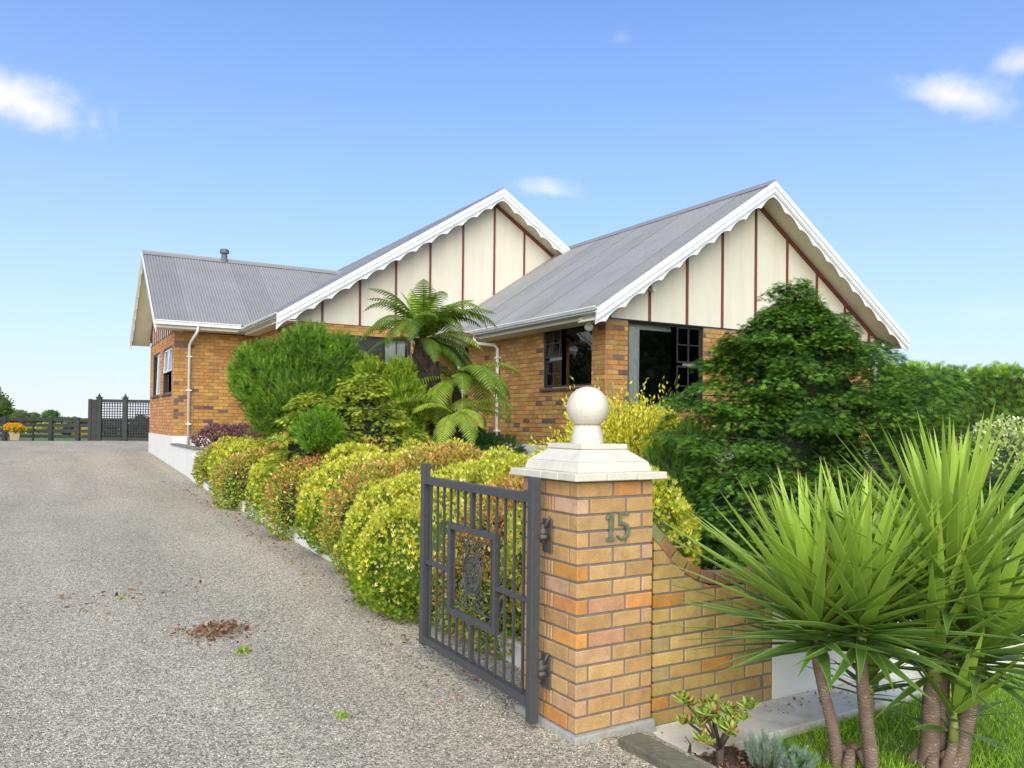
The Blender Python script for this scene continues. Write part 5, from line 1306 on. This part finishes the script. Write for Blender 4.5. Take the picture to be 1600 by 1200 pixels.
def rosette(root, top, axis, n, Lmax, seed, lo=-.55, hi=1.40):
    r = random.Random(seed); ax = Vector(axis).normalized(); q = Vector((0, 0, 1)).rotation_difference(ax).to_matrix().to_4x4()
    for i in range(n):
        t = i / (n - 1); az = i * 2.39996 + r.uniform(-.15, .15); el = hi + (max(lo, -.04) - hi) * (t ** .95) + r.uniform(-.1, .1)
        L_ = Lmax * (.62 + .38 * math.sin(math.pi * min(1, .12 + t * .85))) * r.uniform(.88, 1.06)
        d = .05 if el > .9 else (.25 if el > .3 else .25)
        me = r.choice(BL[d]); m4 = Matrix.Translation(Vector(top)) @ q @ Matrix.Translation((0, 0, .10 * (1 - t) - .10 * t)) @ Matrix.Rotation(az, 4, 'Z') @ Matrix.Translation((0, .012, 0)) @ Matrix.Rotation(el, 4, 'X') @ Matrix.Rotation(r.uniform(-.25, .25), 4, 'Y') @ Matrix.Diagonal((.73 * (.8 + .3 * L_), L_, L_ * .7, 1))
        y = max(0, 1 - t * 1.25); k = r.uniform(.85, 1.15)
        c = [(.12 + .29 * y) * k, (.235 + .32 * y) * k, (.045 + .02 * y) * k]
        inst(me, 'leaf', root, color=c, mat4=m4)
def yucca(loc, label, stems, seed):
    root = plant('yucca_plant', loc, label, 'yucca', 'yuccas on the front lawn')
    b = MB(); r = random.Random(seed)
    for k in range(4):
        a = k * 1.6 + .4; c = (.10 * math.cos(a), .10 * math.sin(a)); rr = r.uniform(.03, .045)
        b.tube([(c[0] * .4, c[1] * .4, .07), (c[0] * .8, c[1] * .8, .01), (c[0] * 1.15, c[1] * 1.15, -.06)], [rr * .7, rr, rr * .8], 10)
    b.build('root_crown', M['stem'], root, smooth=True)
    for k, (base_, top, r0, n, Lm, lo, lean) in enumerate(stems):
        bx, by = base_; tx, ty, tz = top; m_ = 22; pts = []; rs = []
        for i in range(m_ + 1):
            t = i / m_; pts.append((bx + (tx - bx) * t + .012 * math.sin(t * 5 + k), by + (ty - by) * t, -.06 + (tz + .06) * t)); rs.append(r0 * (1.12 - .28 * t) * (1 + r.uniform(-.03, .03)))
        s_ = MB().tube(pts, rs, 12).build('stem', M['stem'], root, smooth=True)
        g = MB(); zt = tz   # green neck with leaf scars
        g.tube([(tx, ty, zt - .01), (tx + (tx - bx) * .1, ty, zt + .05), (tx + (tx - bx) * .15, ty, zt + .14)], [r0 * .85, r0 * .8, r0 * .4], 12)
        gm = g.build('neck', mat('yucca_neck', (.30, .32, .08), .5), root, smooth=True)
        rosette(root, (tx + (tx - bx) * .12, ty, zt + .12), lean, n, Lm, seed * 10 + k, lo=lo)
    return root
# offsets: viewer's right (.865,-.501), away (.501,.865)
def vr(a, b_): return (.865 * a + .501 * b_, -.501 * a + .865 * b_)
def V3(a, b_, z): x, y = vr(a, b_); return (x, y, z)
yucca((3.55, 2.68, -.05), 'left yucca, spiky rosettes on three slim ringed stems', [
    (vr(-.07, -.02), V3(-.16, .05, .53), .030, 116, .92, -.30, V3(-.12, 0, 1)),
    (vr(.06, -.08), V3(.02, -.06, .58), .033, 122, .88, -.30, V3(.02, -.10, 1)),
    (vr(.14, .10), V3(.14, .12, .26), .026, 34, .46, .1, V3(.10, .1, 1))], 8)
yucca((3.90, 2.47, -.05), 'right yucca, taller with the largest bright green rosette and thick stems', [
    (vr(-.05, -.02), V3(.0, .0, .42), .046, 62, .90, -.35, V3(.02, 0, 1)),
    (vr(.02, .03), V3(.09, .02, .74), .036, 122, .98, -.25, V3(.05, .05, 1)),
    (vr(.09, -.03), V3(.22, .0, .44), .042, 84, .98, -.40, V3(.22, -.1, 1)),
    (vr(.03, -.06), V3(.07, -.05, .14), .028, 22, .5, -.2, V3(.25, -.1, 1))], 9)

# --- jade plant
jd = plant('jade_plant', (2.93, 2.97, -.03), 'small jade plant with fleshy red-edged leaves beside the pillar', 'plant')
rj = random.Random(4); tips = []
trunk_mesh('stem', 'bark', jd, [(0, 0, -.05), (.005, 0, .09)], [.022, .018], 8)
for i in range(13):
    az = rj.uniform(0, 6.283); ra = rj.uniform(.05, .20); z = rj.uniform(.20, .33) - ra * .35; e = (ra * math.cos(az), ra * math.sin(az), z)
    trunk_mesh('branch', 'bark', jd, [(0, 0, .06), (e[0] * .5, e[1] * .5, .06 + (z - .06) * .55), e], [.012, .009, .005], 6); tips.append(e)
    for k in range(2): tips.append((e[0] + rj.uniform(-.035, .035), e[1] + rj.uniform(-.035, .035), e[2] + rj.uniform(-.02, .03)))
def jade_leaf_mesh():
    vs = []; n = 6
    for i in range(n + 1):
        t = i / n; w = .36 * math.sin(math.pi * min(.97, .08 + t * .85)) ** .8; th = .07
        vs += [(-w, t, 0), (0, t, th), (w, t, 0), (0, t, -th)]
    fs = [(4 * i + a, 4 * i + (a + 1) % 4, 4 * i + 4 + (a + 1) % 4, 4 * i + 4 + a) for i in range(n) for a in range(4)] + [(0, 1, 2, 3), (4 * n + 3, 4 * n + 2, 4 * n + 1, 4 * n)]
    me = bpy.data.meshes.new('leaf'); me.from_pydata(vs, [], fs); me.materials.append(M['jade']); me.polygons.foreach_set('use_smooth', [True] * len(fs)); return me
jm = jade_leaf_mesh()
cnt = 0
for e in tips:
    for k in range(7):
        if cnt >= 290: break
        az = k * 2.2 + rj.random(); el = rj.uniform(.15, 1.2); L_ = rj.uniform(.046, .062); k_ = rj.uniform(.8, 1.2); red = rj.random() < .25
        m4 = Matrix.Translation(e) @ Matrix.Rotation(az, 4, 'Z') @ Matrix.Rotation(el, 4, 'X') @ Matrix.Diagonal((L_, L_, L_, 1))
        inst(jm, 'leaf', jd, color=((.46, .26, .06) if red else (.28 * k_, .38 * k_, .06)), mat4=m4); cnt += 1
# --- lavender / cotton lavender clumps
def sprigs(loc, n, h, rad, cols, label, seed, name='lavender_plant', cat='plant', tm=T_NEEDLE, per=5, s=.05):
    root = plant(name, loc, label, cat); r = np.random.RandomState(seed); P, D, C = [], [], []; b = MB()
    for i in range(n):
        az = r.uniform(0, 6.283); ra = rad * math.sqrt(r.uniform()); hh = h * r.uniform(.5, 1.05)
        e = np.array([ra * math.cos(az), ra * math.sin(az), 0]); t = np.array([e[0] * 1.4, e[1] * 1.4, hh])
        b.tube([tuple(e * .6), tuple(t)], [.002, .0015], 4)
        for k in range(per): f = .35 + .65 * k / per; P.append(e * .6 + (t - e * .6) * f); D.append(t - e * .6 + r.normal(0, .01, 3)); C.append(np.array(cols[r.randint(len(cols))]) * r.uniform(.8, 1.2))
    V, F, Cc = scatter(*tm, np.array(P), frames(np.array(D)), s * r.uniform(.7, 1.2, len(P)), np.clip(np.array(C), 0, 1)); np_mesh('foliage', V, F, M['needle'], Cc, root); b.build('stalks', M['bark'], root)['kind'] = 'stuff'; return root
sprigs((3.06, 2.80, -.05), 60, .15, .07, [(.30, .40, .32), (.24, .34, .26), (.38, .46, .38)], 'silver-grey lavender sprigs in the bed, behind the smaller tuft', 81)
sprigs((3.13, 2.66, -.05), 50, .10, .06, [(.30, .40, .32), (.26, .36, .26)], 'lower silver-green tuft at the bottom edge of the bed', 82)
sprigs((3.17, 2.76, -.05), 60, .075, .08, [(.10, .24, .03), (.14, .30, .04)], 'low bright green heath tuft between lavender and lawn', 83, name='heath_plant')

# --- flower box by the fence
fbx = plant('flower_box', (-1.02, 40.6, .655), 'square terracotta pot full of orange-yellow flowers in front of the ranch fence', 'flower pot')
MB().add([(-.21, -.21, 0), (.21, -.21, 0), (.21, .21, 0), (-.21, .21, 0), (-.27, -.27, .50), (.27, -.27, .50), (.27, .27, .50), (-.27, .27, .50)], [(3, 2, 1, 0), (4, 5, 6, 7), (0, 1, 5, 4), (1, 2, 6, 5), (2, 3, 7, 6), (3, 0, 4, 7)]).build('pot', M['pot'], fbx)
P, Nn, d = lumpy([(0, 0, .68), (-.25, .1, .70), (.25, 0, .62)], [(.36, .36, .26), (.26, .26, .24), (.24, .24, .2)], 1500, seed=3, depth=.3); n = len(P)
g = P[:, 2] > .62 + RS.normal(0, .06, n); V, F, C = scatter(*T_ROUND, P, frames(norm(Nn + RS.normal(size=(n, 3)) * .5)), .13 * RS.uniform(.6, 1.2, n), np.where(g[:, None], pick([(.85, .48, .02), (.80, .30, .01), (.85, .62, .05)], n), pick([(.12, .25, .03), (.2, .34, .04)], n))); np_mesh('flowers', V, F, M['leaf'], C, fbx); fbx.scale = (.74, .74, .74)

# --- far trees and field hedges beyond the fence
def far_tree(x, y, h, w, cols, label, seed, trunk=True, nm='broadleaf_tree', lobes=9, n=2600):
    r = random.Random(seed); loc = (x, y, .3); root = plant(nm, loc, label, 'tree', 'trees beyond the end of the driveway'); cens, rads = [], []
    for k in range(lobes):
        a = r.uniform(0, 6.283); q = r.uniform(0, .6) * w / 2; rr = min(w * r.uniform(.20, .30), h * .42); z = max(rr * .5, h * r.uniform(.45, 1.0) - rr * .85); cens.append((q * math.cos(a), q * math.sin(a), z)); rads.append((rr, rr, rr * .8 * min(1.2, h / w + .35)))
    P, Nn, d = lumpy(cens, rads, n, bump=.18, k=1.2, seed=seed, depth=.25); m_ = len(P); s = .055 * (h + w) / 2
    V, F, C = scatter(*T_ROUND, P, frames(norm(Nn + RS.normal(size=(m_, 3)) * .7)), s * RS.uniform(.5, 1.2, m_), pick(cols, m_, .25)); np_mesh('crown', V, F, M['leaf'], C, root)
    core_mesh('inner_growth', np.array(cens), np.array(rads), .8, tuple(c * .6 for c in cols[0]), root, bump=.15, k=1.2, seed=seed)
    trunk_mesh('trunk', 'bark', root, [(0, 0, -.5), (0, 0, h * .6)], [h * .03, h * .015], 7); return root
def fp(px, Z): # a point Z metres ahead of the camera at that bearing
    a = (px - 800) / 1266.7 * Z; return (.8653 * a + .501 * Z, -.501 * a + .8653 * Z)
GA = [(.14, .20, .04), (.19, .25, .06), (.11, .16, .035)]; GB = [(.08, .19, .035), (.11, .24, .04), (.06, .14, .03)]; GC = [(.20, .24, .08), (.25, .28, .10)]  # far greens mixed paler, in place of distance haze
for px, Z, h, w, cols, lb, sd_ in [(-16, 170, 9.4, 9, GA, 'tallest olive-green tree, cut by the left edge of the picture', 1), (16, 190, 4.3, 8, GA, 'olive tree beside the tall one at the left edge', 2),
        (34, 200, 3.7, 7, GC, 'pale grey-green tree in the left tree line', 3), (52, 200, 3.0, 6, GA, 'low olive tree left of the round green one', 4), (81, 170, 3.2, 5.2, GB, 'round mid-green tree standing over the ranch fence', 5),
        (106, 190, 2.2, 7, GC, 'low pale tree right of the round green one', 6), (130, 200, 1.6, 8, GB, 'lowest distant tree near the lattice screen', 7)]:
    x, y = fp(px, Z); far_tree(x, y, h, w, cols, lb, sd_)
for px, Z, h, w, lb, sd_ in [(168, 60, 1.5, 1.6, 'small dark tree behind the left lattice panel', 11), (216, 60, 1.75, 2.2, 'dark rounded tree behind the right lattice panel', 12), (106, 50, 1.0, .9, 'dark bush behind the ranch fence beside its middle post', 13)]:
    x, y = fp(px, Z); far_tree(x, y, h, w, [(.05, .085, .03), (.07, .12, .035)], lb, sd_, n=1600)
for px, Z, h, w, lb, sd_ in [(50, 62, 1.15, 4.0, 'bright yellow-flowered gorse behind the left bays of the ranch fence', 14), (84, 64, 1.1, 3.0, 'bright yellow-flowered gorse behind the fence, right of the first', 17), (130, 58, .95, 2.6, 'yellow gorse behind the ranch fence close to the lattice', 15), (205, 70, .9, 5, 'low yellow-green gorse behind the lattice', 16)]:
    x, y = fp(px, Z); far_tree(x, y, h, w, [(.62, .56, .03), (.52, .52, .04), (.34, .42, .04)], lb, sd_, nm='gorse_bush', n=1600)
# trees across the road behind the photographer: the windows mirror them
for x, y, h, w, lb, sd_ in [(27, -12, 11, 11, 'broad tree behind the photographer, mirrored in the wide gable window', 18), (37, -6, 9, 10, 'second tree behind the photographer, mirrored beside the first', 19), (-9, 40, 9, 9, 'tall tree left of the driveway outside the picture, mirrored in the side window', 20), (-14, 52, 9, 10, 'tree farther left of the driveway, mirrored in the side window', 21)]:
    far_tree(x, y, h, w, [(.05, .085, .03), (.07, .12, .035)], lb, sd_, n=5000)
# ================================================================ GROUND DETAIL
sheet('garden_bed', [2.86, 3.2, 3.6, 4.2, 5, 6, 7, 8, 9, 12, 20, 40], [3.6, 4, 5, 6, 7, 8, 9, 10, 11, 12, 13, 14, 15, 16, 17, 18, 21.8], lambda x, y: bed_z(x, y), M['soil'])
sheet('lawn', [3.05, 3.4, 4, 5, 6, 8, 10, 14, 20], [-4, -1, 0, .6, 1.2, 1.6, 2.0, 2.4, 2.8, 3.2, 3.45], lambda x, y: -.075 + .012 * math.sin(x * 2.1) * math.sin(y * 1.7), M['grassbase'])
sheet('flower_bed', [2.62, 2.8, 2.95, 3.05, 3.16, 3.3], [.5, 1.5, 2.2, 2.5, 2.7, 2.9, 3.05, 3.2, 3.4], lambda x, y: -.045 + .018 * math.sin(x * 23) * math.sin(y * 19) - (.08 if x > 3.25 else 0), M['soil'])

# loose stones of the gravel driveway (nearest part as geometry)
def stones():
    n = 95000; u = RS.uniform(0, 1, n); y = 1.2 + 9.5 * u ** 1.35; x = RS.uniform(-3.4, 3.0, n)
    depth = .501 * x + .8655 * y; lat = .8655 * x - .501 * y
    keep = (depth > 1.9) & (np.abs(lat) < depth * .70) & (x < 2.78)
    keep &= ~((x > 2.52) & (y < 3.33)); keep &= ~((x > 2.33) & (y > 3.38) & (y < 4.02)); x, y = x[keep], y[keep]; n = len(x)
    z = np.array([drive_z(a) for a in y])
    tv = [(1, 0, 0), (0, 1, 0), (-1, 0, 0), (0, -1, 0), (.1, .1, .75), (0, 0, -.6)]; tf = [(0, 1, 4), (1, 2, 4), (2, 3, 4), (3, 0, 4)]
    D = RS.normal(size=(n, 3)) * np.array([1, 1, .25]); up = np.stack([RS.normal(0, .35, n), RS.normal(0, .35, n), np.ones(n)], 1)
    s = RS.uniform(.0028, .0060, n)[:, None] * np.stack([RS.uniform(.7, 1.5, n), RS.uniform(.6, 1.1, n), RS.uniform(.6, 1.2, n)], 1)
    col = pick([(.53, .46, .35), (.45, .385, .285), (.63, .55, .425), (.26, .23, .18), (.72, .65, .53), (.47, .38, .27), (.38, .35, .30)], n, .12)
    V, F, C = scatter(tv, tf, np.stack([x, y, z + .0015], 1), frames(D, up), s, col)
    o = np_mesh('gravel', V, F, M['stuffcol'], C); tag(o, 'loose grey and cream stone chips covering the driveway', 'gravel', kind='stuff')
stones()
def litter(name, cx_, cy_, sx, sy, n, size, cols, label, ang=0.0, zf=drive_z, z0=.006, pile=.0, lift=.5, tm=T_ROUND):
    a = RS.normal(0, 1, n); b_ = RS.normal(0, 1, n); ca, sa = math.cos(ang), math.sin(ang)
    x = cx_ + ca * a * sx - sa * b_ * sy; y = cy_ + sa * a * sx + ca * b_ * sy
    z = np.array([zf(t) for t in y]) + z0 + pile * np.exp(-(a * a + b_ * b_) / 2) * RS.uniform(0, 1, n)
    D = RS.normal(size=(n, 3)) * np.array([1, 1, lift]); V, F, C = scatter(*tm, np.stack([x, y, z], 1), frames(D, RS.normal(size=(n, 3)) * .6 + np.array([0, 0, 1])), size * RS.uniform(.5, 1.3, n), pick(cols, n, .25))
    o = np_mesh(name, V, F, M['stuffcol'], C); tag(o, label, 'leaf litter', kind='stuff'); return o
BR = [(.24, .11, .06), (.30, .16, .09), (.16, .08, .045), (.38, .24, .14)]
litter('leaf_litter', 1.16, 6.36, .125, .12, 420, .034, BR, 'heap of dry brown leaves on the driveway', ang=.45, pile=.05)
litter('leaf_litter', .78, 7.9, .42, .25, 60, .045, BR + [(.35, .30, .05)], 'thin scatter of orange-brown leaves beyond the leaf heap', ang=.3)
litter('leaf_litter', 2.45, 10.5, .14, 4.2, 420, .035, BR + [(.30, .28, .06)], 'line of fallen leaves along the foot of the retaining wall')
litter('leaf_litter', 2.55, 16.2, .35, .5, 200, .03, [(.40, .20, .08), (.34, .17, .08)], 'orange leaf scatter on the driveway before the planter')
litter('leaf_litter', 2.2, 5.2, .22, .6, 130, .022, BR, 'small leaf fragments under the gate')
litter('leaf_litter', .9, 4.9, 1.6, 1.5, 60, .022, [(.10, .09, .06), (.22, .15, .08), (.30, .38, .05)], 'sparse dark leaf specks over the near driveway')
litter('bark_mulch', 2.95, 2.70, .16, .26, 900, .03, BR + [(.08, .05, .03)], 'brown bark mulch and twigs in the flower bed', zf=lambda y: -.045, z0=.005, pile=.012, tm=T_LEAF)
litter('leaf_litter', 4.1, 3.36, .35, .05, 90, .022, BR, 'dry leaves on the pale ledge by the white wall', zf=lambda y: -.035, z0=.004)
litter('weed_tuft', 1.22, 5.75, .025, .02, 40, .03, [(.30, .42, .04), (.2, .3, .03)], 'tiny green weed in the gravel below the leaf heap', pile=.02, lift=2)
litter('weed_tuft', 1.45, 4.32, .02, .02, 30, .028, [(.30, .42, .04), (.2, .3, .03)], 'tiny green weed in the gravel near the pillar', pile=.02, lift=2)

# lawn blades
def grass():
    n = 70000; x = 3.0 + 6.0 * RS.uniform(0, 1, n) ** 1.4; y = RS.uniform(.0, 3.25, n)
    depth = .501 * x + .8655 * y; lat = .8655 * x - .501 * y
    edge = 3.18 + .05 * np.sin(y * 9) + .04 * np.sin(y * 23)
    keep = (x > edge) & (lat < depth * .70) & (depth > 1.6) & (y < 3.07 + .026 * (x - 2.8)); x, y = x[keep], y[keep]; n = len(x)
    P = np.stack([x, y, np.full(n, -.078)], 1); D = norm(np.stack([RS.normal(0, .45, n), RS.normal(0, .45, n), np.ones(n)], 1)); h = RS.uniform(.025, .06, n) * (1 + .35 * wobble(P, 3.5, 2))
    tv = [(-.06, 0, 0), (.06, 0, 0), (.04, .6, .03), (0, 1, .12), (-.04, .6, .03)]; tf = [(0, 1, 2, 4), (4, 2, 3, 3)]
    tv = [(-.055, 0, 0), (.055, 0, 0), (.01, 1, .14), (-.045, .6, .04)]; tf = [(0, 1, 2, 3)]
    patch = wobble(P, 2.2, 8); col = pick([(.30, .50, .035), (.36, .58, .04), (.42, .62, .05), (.22, .38, .03), (.50, .54, .13)], n, .2, w=[.3, .3, .2, .14, .06]) * (1 + .2 * patch[:, None])
    V, F, C = scatter(tv, tf, P, frames(D), h, np.clip(col, 0, 1)); o = np_mesh('grass', V, F, M['leaf'], C); tag(o, 'short bright green mown grass of the front lawn', 'grass', kind='stuff')
    m_ = 900; x = 3.3 + 5 * RS.uniform(0, 1, m_) ** 1.4; y = RS.uniform(.5, 3.1, m_); P = np.stack([x, y, np.full(m_, -.035)], 1)
    V, F, C = scatter(*T_ROUND, P, frames(RS.normal(size=(m_, 3)) * np.array([1, 1, .3]), np.tile([0, 0, 1.0], (m_, 1))), np.full(m_, .016), pick([(.62, .64, .55), (.3, .42, .06)], m_)); o = np_mesh('clover', V, F, M['leaf'], C); tag(o, 'clover leaves and tiny white flowers in the lawn', 'clover', kind='stuff')
grass()
